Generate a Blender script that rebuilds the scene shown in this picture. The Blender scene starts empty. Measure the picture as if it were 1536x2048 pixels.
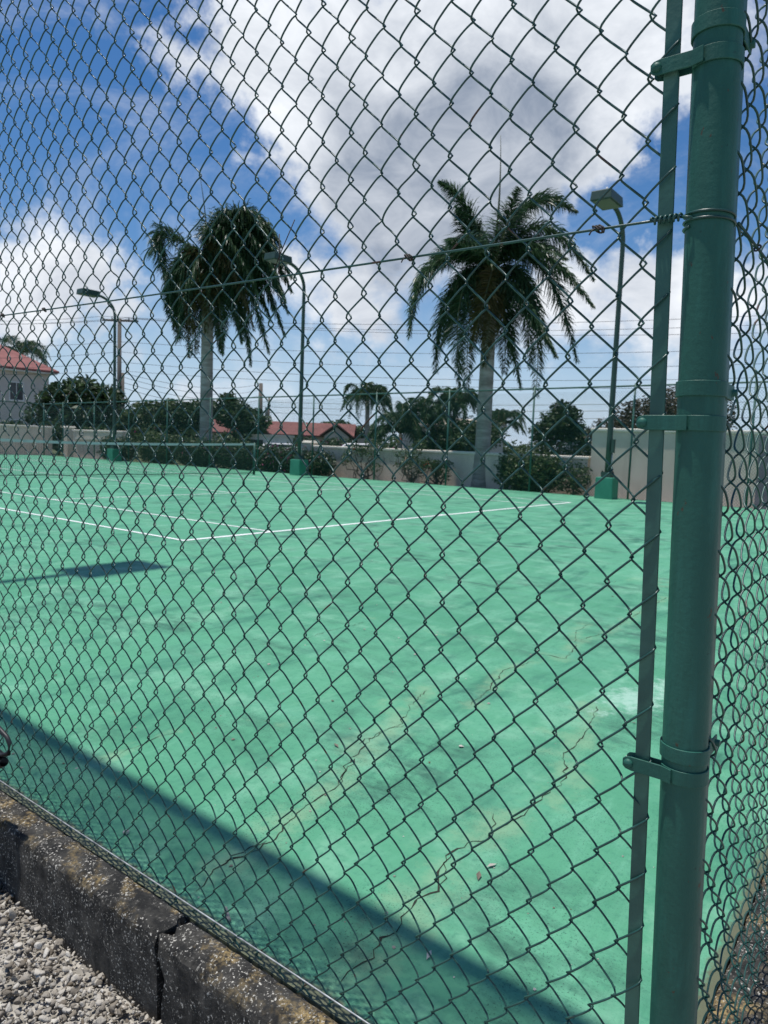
import bpy, bmesh, math, random
import numpy as np
from mathutils import Vector, Matrix
random.seed(7); rng = np.random.default_rng(7)
scene = bpy.context.scene
col = scene.collection

# ------------------------------------------------------------------ camera
cam_d = bpy.data.cameras.new('camera'); cam = bpy.data.objects.new('camera', cam_d); col.objects.link(cam)
yaw, pit, rol = -0.92210, -0.09175, -0.03862
cam.matrix_world = Matrix.Translation((-4.9782, -6.5730, 1.1460)) @ (
    Matrix.Rotation(yaw, 4, 'Z') @ Matrix.Rotation(pit, 4, 'X') @ Matrix.Rotation(rol, 4, 'Y') @ Matrix.Rotation(math.pi/2, 4, 'X'))
cam_d.sensor_fit = 'VERTICAL'; cam_d.sensor_height = 36.0; cam_d.sensor_width = 36.0
cam_d.lens = 1430.0/2048*36
cam_d.clip_start = 0.02; cam_d.clip_end = 3000
cam_d.dof.use_dof = True; cam_d.dof.focus_distance = 1.25; cam_d.dof.aperture_fstop = 11.0
scene.camera = cam

# ------------------------------------------------------------------ sun, sky, exposure
SUN = Vector((-0.092, 0.164, 1.0)).normalized()          # towards the sun, almost overhead
sun_d = bpy.data.lights.new('sun', 'SUN'); sun_d.energy = 4.6; sun_d.angle = math.radians(1.0); sun_d.color = (1.0, 0.965, 0.915)
sun = bpy.data.objects.new('sun', sun_d); col.objects.link(sun)
sun.rotation_euler = SUN.to_track_quat('Z', 'Y').to_euler(); sun.location = (0, 0, 40)
vs = scene.view_settings
vs.view_transform = 'Standard'; vs.look = 'None'; vs.exposure = -0.06; vs.gamma = 1.0; vs.use_curve_mapping = False
scene.render.engine = 'CYCLES'
scene.cycles.use_denoising = True
scene.cycles.max_bounces = 5

world = bpy.data.worlds.new('World'); scene.world = world; world.use_nodes = True
def build_world():
    nt = world.node_tree; N = nt.nodes; Lk = nt.links.new; N.clear()
    out = N.new('ShaderNodeOutputWorld'); bg = N.new('ShaderNodeBackground'); bg.inputs[1].default_value = 0.075
    sky = N.new('ShaderNodeTexSky'); sky.sky_type = 'NISHITA'; sky.sun_disc = False
    sky.sun_elevation = math.asin(SUN.z); sky.sun_rotation = math.atan2(SUN.x, SUN.y)
    sky.air_density = 1.0; sky.dust_density = 0.0; sky.ozone_density = 1.6
    hsv = N.new('ShaderNodeHueSaturation'); hsv.inputs['Saturation'].default_value = 1.31; hsv.inputs['Value'].default_value = 1.48; hsv.inputs['Hue'].default_value = 0.505
    Lk(sky.outputs[0], hsv.inputs['Color'])
    tc = N.new('ShaderNodeTexCoord')
    def math_(op, a, b=None, clamp=False):
        n = N.new('ShaderNodeMath'); n.operation = op; n.use_clamp = clamp
        for i, v in enumerate((a, b)):
            if v is None: continue
            if isinstance(v, (int, float)): n.inputs[i].default_value = v
            else: Lk(v, n.inputs[i])
        return n.outputs[0]
    def noise(scale, det, rough, dist=0.0, vec=None, off=(0, 0, 0)):
        m = N.new('ShaderNodeMapping'); m.inputs['Location'].default_value = off; m.inputs['Scale'].default_value = (1, 1, 1.7)
        Lk(vec or tc.outputs['Generated'], m.inputs[0])
        n = N.new('ShaderNodeTexNoise'); n.inputs['Scale'].default_value = scale; n.inputs['Detail'].default_value = det
        n.inputs['Roughness'].default_value = rough; n.inputs['Distortion'].default_value = dist
        Lk(m.outputs[0], n.inputs['Vector']); return n.outputs[0]
    def ramp(v, a, b, c=0.0, d=1.0, smooth=True):
        n = N.new('ShaderNodeMapRange'); n.interpolation_type = 'SMOOTHSTEP' if smooth else 'LINEAR'
        n.inputs[1].default_value = a; n.inputs[2].default_value = b; n.inputs[3].default_value = c; n.inputs[4].default_value = d
        Lk(v, n.inputs[0]); return n.outputs[0]
    # domain warp so that the cloud banks have billowed edges
    nz = N.new('ShaderNodeTexNoise'); nz.inputs['Scale'].default_value = 7; nz.inputs['Detail'].default_value = 9; nz.inputs['Roughness'].default_value = 0.6
    Lk(tc.outputs['Generated'], nz.inputs['Vector'])
    sub = N.new('ShaderNodeVectorMath'); sub.operation = 'SUBTRACT'; sub.inputs[1].default_value = (0.5, 0.5, 0.5); Lk(nz.outputs['Color'], sub.inputs[0])
    scl = N.new('ShaderNodeVectorMath'); scl.operation = 'SCALE'; scl.inputs['Scale'].default_value = 0.22; Lk(sub.outputs[0], scl.inputs[0])
    add = N.new('ShaderNodeVectorMath'); add.operation = 'ADD'; Lk(tc.outputs['Generated'], add.inputs[0]); Lk(scl.outputs[0], add.inputs[1])
    def blobs(lst, soft):
        tot = None
        for x, y, z, r, w in lst:
            d = N.new('ShaderNodeVectorMath'); d.operation = 'DISTANCE'; d.inputs[1].default_value = (x, y, z); Lk(add.outputs[0], d.inputs[0])
            v = ramp(d.outputs['Value'], r*soft, r*0.25, 0.0, w)
            tot = v if tot is None else math_('ADD', tot, v)
        return tot
    B = [(0.642, 0.622, 0.449, 0.14, 1), (0.732, 0.519, 0.442, 0.182, 1), (0.787, 0.416, 0.454, 0.168, 1), (0.828, 0.314, 0.465, 0.126, .6), (0.849, 0.23, 0.475, 0.105, .5),
         (0.709, 0.612, 0.35, 0.112, 1), (0.785, 0.526, 0.327, 0.133, 1), (0.83, 0.431, 0.353, 0.126, 1), (0.58, 0.674, 0.459, 0.07, 1), (0.54, 0.73, 0.419, 0.042, 0.8),
         (0.842, 0.356, 0.405, 0.105, .55), (0.636, 0.663, 0.395, 0.077, 1), (0.783, 0.56, 0.27, 0.105, 0.8), (0.446, 0.871, 0.207, 0.084, 1), (0.497, 0.848, 0.185, 0.07, 1),
         (0.431, 0.89, 0.147, 0.077, 1), (0.536, 0.832, 0.141, 0.056, 0.8), (0.719, 0.666, 0.197, 0.077, 1), (0.762, 0.623, 0.175, 0.063, 1), (0.687, 0.691, 0.226, 0.042, 0.8),
         (0.916, 0.357, 0.186, 0.091, 1), (0.938, 0.277, 0.208, 0.077, 1), (0.888, 0.396, 0.235, 0.056, 0.8), (0.878, 0.45, 0.161, 0.07, 0.9), (0.954, 0.207, 0.216, 0.084, 1),
         (0.958, 0.253, 0.135, 0.084, 0.8), (0.484, 0.764, 0.427, 0.038, 0.5), (0.669, 0.743, 0.035, 0.098, 0.7), (0.897, 0.303, 0.321, 0.070, -0.8), (0.88, 0.285, 0.38, 0.050, -0.6),
         # the same kind of clouds carry on round the rest of the sky
         (-0.5, 0.6, 0.4, 0.2, 1), (-0.8, -0.2, 0.35, 0.2, 1), (0.1, -0.9, 0.3, 0.2, 1), (0.6, -0.6, 0.4, 0.22, 1), (-0.2, 0.95, 0.2, 0.15, 1), (-0.6, -0.7, 0.25, 0.15, 1)]
    body = blobs(B, 1.25)
    fb = noise(7.0, 9, 0.62, 0.3)
    fine = noise(26.0, 6, 0.6, 0.2)
    dens = math_('ADD', body, math_('MULTIPLY', math_('SUBTRACT', fb, 0.5), 2.6))
    dens = math_('ADD', dens, math_('MULTIPLY', math_('SUBTRACT', fine, 0.5), 0.6))
    cov = ramp(dens, 0.15, 1.45)
    # thin high veil
    veil = ramp(noise(3.6, 10, 0.70, 1.2, off=(3, 1, 2)), 0.44, 0.80, 0.0, 0.42)
    cov = math_('MAXIMUM', cov, veil)
    belly = blobs([(0.75, 0.55, 0.369, 0.112, 1), (0.809, 0.469, 0.354, 0.119, 1), (0.731, 0.612, 0.301, 0.077, 0.8), (0.789, 0.549, 0.276, 0.098, 1), (0.81, 0.425, 0.404, 0.105, 0.6),
                   (0.669, 0.583, 0.461, 0.063, 0.3), (0.525, 0.838, 0.146, 0.056, 0.5), (0.752, 0.64, 0.155, 0.049, 0.5), (0.933, 0.328, 0.148, 0.07, 0.4)], 1.5)
    lum = math_('SUBTRACT', 1.0, math_('MULTIPLY', math_('MINIMUM', belly, 1.4), 0.40))
    lum = math_('ADD', lum, math_('MULTIPLY', math_('SUBTRACT', noise(9, 8, 0.62, 0.5, off=(1, 5, 2)), 0.5), 1.25))
    lum = ramp(lum, 0.25, 1.25, 0.0, 1.0, False)
    cmix = N.new('ShaderNodeMix'); cmix.data_type = 'RGBA'
    cmix.inputs[6].default_value = (4.0, 4.8, 6.2, 1); cmix.inputs[7].default_value = (14.0, 14.5, 15.2, 1); Lk(lum, cmix.inputs[0])
    mx = N.new('ShaderNodeMix'); mx.data_type = 'RGBA'
    # moist pale-blue air low over the horizon
    sp = N.new('ShaderNodeSeparateXYZ'); Lk(tc.outputs['Generated'], sp.inputs[0])
    hz = N.new('ShaderNodeMix'); hz.data_type = 'RGBA'; hz.inputs[7].default_value = (6.6, 8.6, 11.2, 1)
    Lk(ramp(sp.outputs[2], 0.24, 0.0, 0.0, 0.92), hz.inputs[0]); Lk(hsv.outputs[0], hz.inputs[6])
    Lk(cov, mx.inputs[0]); Lk(hz.outputs[2], mx.inputs[6]); Lk(cmix.outputs[2], mx.inputs[7])
    Lk(mx.outputs[2], bg.inputs[0]); Lk(bg.outputs[0], out.inputs[0])
build_world()

# ------------------------------------------------------------------ materials
def new_mat(name):
    m = bpy.data.materials.new(name); m.use_nodes = True
    nt = m.node_tree; b = nt.nodes['Principled BSDF']; return m, nt, b
def tint(nt, scale, c1, c2, lo=0.35, hi=0.65, det=5, rough=0.6, coord='Object', stretch=(1, 1, 1)):
    N = nt.nodes; tc = N.new('ShaderNodeTexCoord'); mp = N.new('ShaderNodeMapping'); mp.inputs['Scale'].default_value = stretch
    nt.links.new(tc.outputs[coord], mp.inputs[0])
    n = N.new('ShaderNodeTexNoise'); n.inputs['Scale'].default_value = scale; n.inputs['Detail'].default_value = det; n.inputs['Roughness'].default_value = rough
    nt.links.new(mp.outputs[0], n.inputs['Vector'])
    r = N.new('ShaderNodeValToRGB'); r.color_ramp.elements[0].position = lo; r.color_ramp.elements[1].position = hi
    r.color_ramp.elements[0].color = (*c1, 1); r.color_ramp.elements[1].color = (*c2, 1)
    nt.links.new(n.outputs[0], r.inputs[0]); return r.outputs[0], n.outputs[0], mp
def bump(nt, b, h, strength, dist):
    n = nt.nodes.new('ShaderNodeBump'); n.inputs['Strength'].default_value = strength; n.inputs['Distance'].default_value = dist
    nt.links.new(h, n.inputs['Height']); nt.links.new(n.outputs[0], b.inputs['Normal'])
def mixc(nt, fac, a, bcol):
    n = nt.nodes.new('ShaderNodeMix'); n.data_type = 'RGBA'
    nt.links.new(fac, n.inputs[0])
    for i, v in ((6, a), (7, bcol)):
        if isinstance(v, tuple): n.inputs[i].default_value = (*v, 1)
        else: nt.links.new(v, n.inputs[i])
    return n.outputs[2]
def mathn(nt, op, a, b=None, clamp=False):
    n = nt.nodes.new('ShaderNodeMath'); n.operation = op; n.use_clamp = clamp
    for i, v in enumerate((a, b)):
        if v is None: continue
        if isinstance(v, (int, float)): n.inputs[i].default_value = v
        else: nt.links.new(v, n.inputs[i])
    return n.outputs[0]
def plain(name, c1, c2, rough=0.7, scale=8, bs=0.0, bd=0.002, bscale=60, metal=0.0, spec=0.5, lo=0.35, hi=0.65, stretch=(1, 1, 1)):
    m, nt, b = new_mat(name)
    c, _, mp = tint(nt, scale, c1, c2, lo, hi, stretch=stretch); nt.links.new(c, b.inputs['Base Color'])
    b.inputs['Roughness'].default_value = rough; b.inputs['Metallic'].default_value = metal; b.inputs['Specular IOR Level'].default_value = spec
    if bs:
        n = nt.nodes.new('ShaderNodeTexNoise'); n.inputs['Scale'].default_value = bscale; n.inputs['Detail'].default_value = 4
        nt.links.new(mp.outputs[0], n.inputs['Vector']); bump(nt, b, n.outputs[0], bs, bd)
    return m
def leafmat(name, c1, c2, rough=0.5, trans=0.25):
    m, nt, b = new_mat(name); N = nt.nodes
    g = N.new('ShaderNodeNewGeometry'); r = N.new('ShaderNodeValToRGB')
    r.color_ramp.elements[0].color = (*c1, 1); r.color_ramp.elements[1].color = (*c2, 1)
    nt.links.new(g.outputs['Random Per Island'], r.inputs[0]); nt.links.new(r.outputs[0], b.inputs['Base Color'])
    b.inputs['Roughness'].default_value = rough; b.inputs['Specular IOR Level'].default_value = 0.35
    t = N.new('ShaderNodeBsdfTranslucent'); nt.links.new(r.outputs[0], t.inputs[0])
    mx = N.new('ShaderNodeMixShader'); mx.inputs[0].default_value = trans
    nt.links.new(b.outputs[0], mx.inputs[1]); nt.links.new(t.outputs[0], mx.inputs[2]); nt.links.new(mx.outputs[0], N['Material Output'].inputs[0])
    return m

def paint_metal():
    m, nt, b = new_mat('green_gloss_paint'); N = nt.nodes
    c, _, mp = tint(nt, 6, (0.017, 0.092, 0.066), (0.025, 0.118, 0.085), 0.3, 0.7)
    # chips and specks where rust and dirt show
    n2 = N.new('ShaderNodeTexNoise'); n2.inputs['Scale'].default_value = 130; n2.inputs['Detail'].default_value = 3; nt.links.new(mp.outputs[0], n2.inputs['Vector'])
    f = N.new('ShaderNodeMapRange'); f.inputs[1].default_value = 0.70; f.inputs[2].default_value = 0.76; nt.links.new(n2.outputs[0], f.inputs[0])
    c = mixc(nt, f.outputs[0], c, (0.016, 0.060, 0.045))
    def nzz(scale, st, lo, hi, amt):
        mm = N.new('ShaderNodeMapping'); mm.inputs['Scale'].default_value = st; nt.links.new(mp.outputs[0], mm.inputs[0])
        q = N.new('ShaderNodeTexNoise'); q.inputs['Scale'].default_value = scale; q.inputs['Detail'].default_value = 6; q.inputs['Roughness'].default_value = .65; nt.links.new(mm.outputs[0], q.inputs['Vector'])
        r_ = N.new('ShaderNodeMapRange'); r_.inputs[1].default_value = lo; r_.inputs[2].default_value = hi; r_.inputs[4].default_value = amt; nt.links.new(q.outputs[0], r_.inputs[0]); return r_.outputs[0]
    c = mixc(nt, nzz(40, (1, 1, .12), .50, .72, .55), c, (0.034, 0.165, 0.125))      # chalky faded streaks
    c = mixc(nt, nzz(22, (1, 1, .5), .54, .70, .45), c, (0.010, 0.070, 0.052))       # darker second coat
    c = mixc(nt, nzz(75, (1, 1, .6), .665, .70, .85), c, (0.075, 0.040, 0.022))      # pin-prick rust
    nt.links.new(c, b.inputs['Base Color'])
    b.inputs['Roughness'].default_value = 0.52; b.inputs['Specular IOR Level'].default_value = 0.32
    n = N.new('ShaderNodeTexNoise'); n.inputs['Scale'].default_value = 120; n.inputs['Detail'].default_value = 4; n.inputs['Roughness'].default_value = 0.6
    nt.links.new(mp.outputs[0], n.inputs['Vector']); bump(nt, b, n.outputs[0], 0.5, 0.0014)
    return m
M = {}
M['post'] = paint_metal()
M['wire'] = plain('vinyl_wire', (0.009, 0.046, 0.038), (0.018, 0.078, 0.064), 0.36, 20, 0.15, 0.0008, 300, spec=0.5)
def wire_wear():
    nt = M['wire'].node_tree; b = nt.nodes['Principled BSDF']; src = b.inputs['Base Color'].links[0].from_socket
    oi = nt.nodes.new('ShaderNodeObjectInfo'); tc = nt.nodes.new('ShaderNodeTexCoord'); ad = nt.nodes.new('ShaderNodeVectorMath'); ad.operation = 'ADD'
    k = mathn(nt, 'MULTIPLY', oi.outputs['Random'], 37.0); nt.links.new(tc.outputs['Object'], ad.inputs[0]); nt.links.new(k, ad.inputs[1])
    n = nt.nodes.new('ShaderNodeTexNoise'); n.inputs['Scale'].default_value = 16; n.inputs['Detail'].default_value = 5; nt.links.new(ad.outputs[0], n.inputs['Vector'])
    r = nt.nodes.new('ShaderNodeMapRange'); r.inputs[1].default_value = .665; r.inputs[2].default_value = .70; nt.links.new(n.outputs[0], r.inputs[0])
    r2 = nt.nodes.new('ShaderNodeMapRange'); r2.inputs[1].default_value = .45; r2.inputs[2].default_value = .62; r2.inputs[4].default_value = .3; nt.links.new(n.outputs[0], r2.inputs[0])
    c = mixc(nt, r2.outputs[0], src, (0.034, 0.120, 0.098)); nt.links.new(mixc(nt, r.outputs[0], c, (0.060, 0.035, 0.022)), b.inputs['Base Color'])
wire_wear()
M['rust'] = plain('rusty_wire', (0.016, 0.020, 0.017), (0.055, 0.036, 0.026), 0.7, 90, 0.4, 0.001, 300)
M['galv'] = plain('bare_steel_wire', (0.20, 0.21, 0.21), (0.55, 0.56, 0.55), 0.4, 40, metal=0.3)
M['bar'] = plain('bar_paint', (0.022, 0.090, 0.066), (0.036, 0.125, 0.092), 0.45, 14, 0.4, 0.001, 140)
M['lamp'] = plain('lamp_paint', (0.022, 0.052, 0.040), (0.032, 0.070, 0.052), 0.5, 5)
M['block'] = plain('block_paint', (0.030, 0.210, 0.130), (0.045, 0.26, 0.165), 0.6, 3, 0.3, 0.004, 40)
M['lens'] = plain('lamp_lens', (0.10, 0.13, 0.11), (0.15, 0.18, 0.15), 0.3, 3)
M['farfence'] = plain('far_fence_paint', (0.014, 0.075, 0.058), (0.02, 0.10, 0.075), 0.5, 3)
M['white'] = plain('line_paint', (0.74, 0.78, 0.74), (0.86, 0.87, 0.84), 0.6, 9, lo=0.3, hi=0.6)
M['beige'] = plain('beige_render', (0.62, 0.535, 0.43), (0.70, 0.61, 0.50), 0.85, 2.0, 0.3, 0.01, 30)
def stain_wall():
    nt = M['beige'].node_tree; b = nt.nodes['Principled BSDF']; src = b.inputs['Base Color'].links[0].from_socket
    c2, n2, _ = tint(nt, 3.0, (0, 0, 0), (1, 1, 1), .50, .75, 7, .65, stretch=(1, 1, .12))
    sep = nt.nodes.new('ShaderNodeSeparateColor'); nt.links.new(c2, sep.inputs[0])
    nt.links.new(mixc(nt, mathn(nt, 'MULTIPLY', sep.outputs[0], .55), src, (0.30, 0.26, 0.21)), b.inputs['Base Color'])
stain_wall()
M['cream'] = plain('cream_coping', (0.66, 0.60, 0.50), (0.78, 0.73, 0.63), 0.8, 2.0, 0.2, 0.006, 30)
M['housewall'] = plain('house_wall', (0.50, 0.45, 0.41), (0.58, 0.52, 0.48), 0.85, 0.6)
M['redroof'] = plain('red_roof', (0.20, 0.062, 0.052), (0.28, 0.095, 0.080), 0.7, 1.5, 0.5, 0.03, 14)
M['brownroof'] = plain('brown_red_roof', (0.13, 0.038, 0.030), (0.20, 0.066, 0.052), 0.75, 1.0, 0.5, 0.03, 12)
M['trim'] = plain('white_trim', (0.62, 0.62, 0.60), (0.74, 0.73, 0.70), 0.6, 2)
M['glass'] = plain('dark_glass', (0.02, 0.025, 0.03), (0.05, 0.055, 0.06), 0.1, 1)
M['trunk'] = plain('palm_trunk', (0.21, 0.185, 0.160), (0.40, 0.365, 0.325), 0.9, 2.0, 0.8, 0.03, 5, stretch=(1, 1, 5))
M['bark'] = plain('bark', (0.07, 0.055, 0.04), (0.15, 0.12, 0.09), 0.9, 6, 0.6, 0.01, 30)
M['wood'] = plain('pole_wood', (0.10, 0.085, 0.07), (0.16, 0.14, 0.115), 0.9, 4, stretch=(1, 1, .2))
M['line'] = plain('cable', (0.03, 0.035, 0.04), (0.05, 0.055, 0.06), 0.6, 1)
M['carpaint'] = plain('white_car_paint', (0.68, 0.68, 0.68), (0.74, 0.74, 0.74), 0.3, 1)
M['tyre'] = plain('tyre', (0.015, 0.015, 0.015), (0.03, 0.03, 0.03), 0.8, 10)
M['black'] = plain('black_nylon', (0.008, 0.008, 0.009), (0.022, 0.022, 0.024), 0.5, 60, 0.5, 0.001, 300)
M['frond'] = leafmat('palm_leaf', (0.024, 0.062, 0.030), (0.075, 0.140, 0.062), 0.38, 0.30)
M['fronddry'] = leafmat('palm_leaf_yellowed', (0.05, 0.06, 0.02), (0.15, 0.12, 0.045), 0.5, 0.25)
M['rachis'] = plain('rachis', (0.05, 0.07, 0.02), (0.12, 0.12, 0.05), 0.6, 3)
M['leaf'] = leafmat('leaf_dark', (0.012, 0.032, 0.014), (0.068, 0.115, 0.042))
M['leafmid'] = leafmat('leaf_mid', (0.025, 0.055, 0.018), (0.090, 0.130, 0.045))
M['leafbrown'] = leafmat('leaf_brownish', (0.035, 0.035, 0.022), (0.10, 0.085, 0.05))
M['pink'] = leafmat('pink_flower', (0.30, 0.03, 0.14), (0.50, 0.08, 0.26), 0.6, 0.3)
M['whitefl'] = leafmat('white_flower', (0.55, 0.50, 0.42), (0.78, 0.74, 0.66), 0.6, 0.3)
M['redfl'] = leafmat('red_flower', (0.40, 0.04, 0.02), (0.55, 0.09, 0.04), 0.6, 0.3)
M['grassdry'] = leafmat('dry_tops', (0.30, 0.21, 0.12), (0.45, 0.33, 0.2), 0.8, 0.2)
M['netcord'] = plain('net_cord', (0.012, 0.03, 0.025), (0.02, 0.045, 0.036), 0.8, 5)
M['netband'] = plain('net_band', (0.48, 0.48, 0.46), (0.60, 0.60, 0.57), 0.8, 3)
M['crack'] = plain('crack_dark', (0.010, 0.018, 0.012), (0.035, 0.035, 0.022), 0.95, 30)
M['bit'] = leafmat('debris', (0.10, 0.08, 0.05), (0.55, 0.52, 0.46), 0.8, 0.0)

def court_mat():
    m, nt, b = new_mat('court_acrylic'); N = nt.nodes; L = nt.links.new
    c, nlow, mp = tint(nt, 0.55, (0.062, 0.265, 0.146), (0.118, 0.385, 0.222), 0.3, 0.7, 6, 0.6)
    def nz(scale, det=5, rough=.6, st=(1, 1, 1)):
        mm = N.new('ShaderNodeMapping'); mm.inputs['Scale'].default_value = st
        L(mp.outputs[0], mm.inputs[0])
        n = N.new('ShaderNodeTexNoise'); n.inputs['Scale'].default_value = scale; n.inputs['Detail'].default_value = det; n.inputs['Roughness'].default_value = rough
        L(mm.outputs[0], n.inputs['Vector']); return n.outputs[0]
    def rg(v, a, bb, lo=0., hi=1.):
        n = N.new('ShaderNodeMapRange'); n.inputs[1].default_value = a; n.inputs[2].default_value = bb; n.inputs[3].default_value = lo; n.inputs[4].default_value = hi
        n.interpolation_type = 'SMOOTHSTEP'; L(v, n.inputs[0]); return n.outputs[0]
    # roller strokes
    c = mixc(nt, rg(nz(5, 4, .6, (1.0, .25, 1)), .42, .72, 0, .55), c, (0.120, 0.370, 0.235))
    # broad sweeps of the roller across the court, fresher and duller coats
    mr = N.new('ShaderNodeMapping'); mr.inputs['Rotation'].default_value = (0, 0, math.radians(52)); mr.inputs['Scale'].default_value = (.22, 1.0, 1); L(mp.outputs[0], mr.inputs[0])
    n9 = N.new('ShaderNodeTexNoise'); n9.inputs['Scale'].default_value = 3.4; n9.inputs['Detail'].default_value = 7; n9.inputs['Roughness'].default_value = .7; n9.inputs['Distortion'].default_value = .6; L(mr.outputs[0], n9.inputs['Vector'])
    c = mixc(nt, rg(n9.outputs[0], .50, .70, 0, .80), c, (0.028, 0.158, 0.100))
    c = mixc(nt, rg(n9.outputs[0], .47, .28, 0, .75), c, (0.165, 0.440, 0.282))
    c = mixc(nt, rg(nz(2.3, 8, .68), .50, .66, 0, .70), c, (0.190, 0.440, 0.285))
    c = mixc(nt, rg(nz(38, 6, .75), .50, .66, 0, .38), c, (0.030, 0.165, 0.108))
    # scuffs: dark mildew smudges in patches
    smud = mathn(nt, 'MULTIPLY', rg(nz(1.1, 4), .46, .66), rg(nz(7, 7, .72, (1, .4, 1)), .40, .66))
    c = mixc(nt, mathn(nt, 'MULTIPLY', smud, .85), c, (0.020, 0.090, 0.062))
    # worn, yellowed paint along cracks (attribute) broken up by noise
    at = N.new('ShaderNodeAttribute'); at.attribute_name = 'wear'
    wr = rg(mathn(nt, 'ADD', at.outputs['Fac'], mathn(nt, 'MULTIPLY', mathn(nt, 'SUBTRACT', nz(6, 8, .72), .5), 1.9)), .36, .88, 0, .54)
    c = mixc(nt, wr, c, (0.255, 0.405, 0.240))
    at2 = N.new('ShaderNodeAttribute'); at2.attribute_name = 'chalk'
    c = mixc(nt, rg(mathn(nt, 'ADD', at2.outputs['Fac'], mathn(nt, 'MULTIPLY', mathn(nt, 'SUBTRACT', nz(16, 7, .7), .5), 1.7)), .30, .80, 0, .85), c, (0.36, 0.56, 0.45))
    # dirt towards the slab edge
    at3 = N.new('ShaderNodeAttribute'); at3.attribute_name = 'dirt'
    c = mixc(nt, rg(mathn(nt, 'ADD', at3.outputs['Fac'], mathn(nt, 'MULTIPLY', mathn(nt, 'SUBTRACT', nz(24, 7, .7), .5), .9)), .40, .75, 0, .9), c, (0.120, 0.105, 0.062))
    # peppering of fine dark pits
    pit_ = mathn(nt, 'MULTIPLY', rg(nz(170, 3, .6), .57, .66), rg(nz(2.2, 5), .38, .60))
    c = mixc(nt, mathn(nt, 'MULTIPLY', pit_, .75), c, (0.012, 0.055, 0.040))
    L(c, b.inputs['Base Color'])
    L(rg(nz(3), .3, .7, .55, .8), b.inputs['Roughness']); b.inputs['Specular IOR Level'].default_value = 0.35
    bump(nt, b, nz(320, 4, .7), 0.35, 0.002)
    return m
M['court'] = court_mat()
def kerb_mat():
    m, nt, b = new_mat('kerb_concrete'); N = nt.nodes; L = nt.links.new
    c, _, mp = tint(nt, 18, (0.011, 0.0105, 0.009), (0.088, 0.082, 0.070), 0.42, 0.74, 7, 0.7)
    def nz(scale, det=5, rough=.6):
        n = N.new('ShaderNodeTexNoise'); n.inputs['Scale'].default_value = scale; n.inputs['Detail'].default_value = det; n.inputs['Roughness'].default_value = rough
        L(mp.outputs[0], n.inputs['Vector']); return n.outputs[0]
    def rg(v, a, bb, lo=0., hi=1.):
        n = N.new('ShaderNodeMapRange'); n.inputs[1].default_value = a; n.inputs[2].default_value = bb; n.inputs[3].default_value = lo; n.inputs[4].default_value = hi
        L(v, n.inputs[0]); return n.outputs[0]
    at = N.new('ShaderNodeAttribute'); at.attribute_name = 'lichen'
    # orange lichen on the upper arris, white flecks of bare grit
    li = mathn(nt, 'MULTIPLY', at.outputs['Fac'], mathn(nt, 'MULTIPLY', rg(nz(8, 4), .48, .61), rg(nz(90, 5, .7), .42, .58)))
    c = mixc(nt, li, c, (0.34, 0.245, 0.105))
    fl = mathn(nt, 'MULTIPLY', rg(nz(150, 4, .65), .58, .64), rg(nz(12, 4), .38, .54))
    c = mixc(nt, fl, c, (0.60, 0.57, 0.50)); L(c, b.inputs['Base Color']); b.inputs['Roughness'].default_value = 0.95
    bump(nt, b, nz(120, 6, .7), 0.9, 0.006)
    return m
M['kerb'] = kerb_mat()
def ground_mat():
    m, nt, b = new_mat('gravel_ground'); N = nt.nodes; L = nt.links.new
    tc = N.new('ShaderNodeTexCoord'); v = N.new('ShaderNodeTexVoronoi'); v.inputs['Scale'].default_value = 55; L(tc.outputs['Object'], v.inputs['Vector'])
    r = N.new('ShaderNodeValToRGB'); r.color_ramp.elements[0].color = (0.20, 0.185, 0.155, 1); r.color_ramp.elements[1].color = (0.46, 0.43, 0.38, 1)
    sep = N.new('ShaderNodeSeparateColor'); L(v.outputs['Color'], sep.inputs[0]); L(sep.outputs[0], r.inputs[0]); L(r.outputs[0], b.inputs['Base Color'])
    b.inputs['Roughness'].default_value = 0.95; bump(nt, b, v.outputs['Distance'], 0.8, 0.01); return m
M['ground'] = ground_mat()
M['soil'] = plain('bed_soil', (0.10, 0.07, 0.045), (0.20, 0.15, 0.10), 0.95, 5, 0.7, 0.02, 25)
M['grass'] = plain('rough_lawn', (0.05, 0.075, 0.03), (0.11, 0.12, 0.055), 0.95, 0.5, 0.6, 0.05, 10)
M['stone'] = leafmat('gravel_stone', (0.14, 0.115, 0.085), (0.58, 0.54, 0.47), 0.95, 0.0)
def stone_bump():
    nt = M['stone'].node_tree; b = nt.nodes['Principled BSDF']; tc = nt.nodes.new('ShaderNodeTexCoord')
    n = nt.nodes.new('ShaderNodeTexNoise'); n.inputs['Scale'].default_value = 190; n.inputs['Detail'].default_value = 5; nt.links.new(tc.outputs['Object'], n.inputs['Vector'])
    bump(nt, b, n.outputs[0], 0.7, 0.004)
stone_bump()

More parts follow.
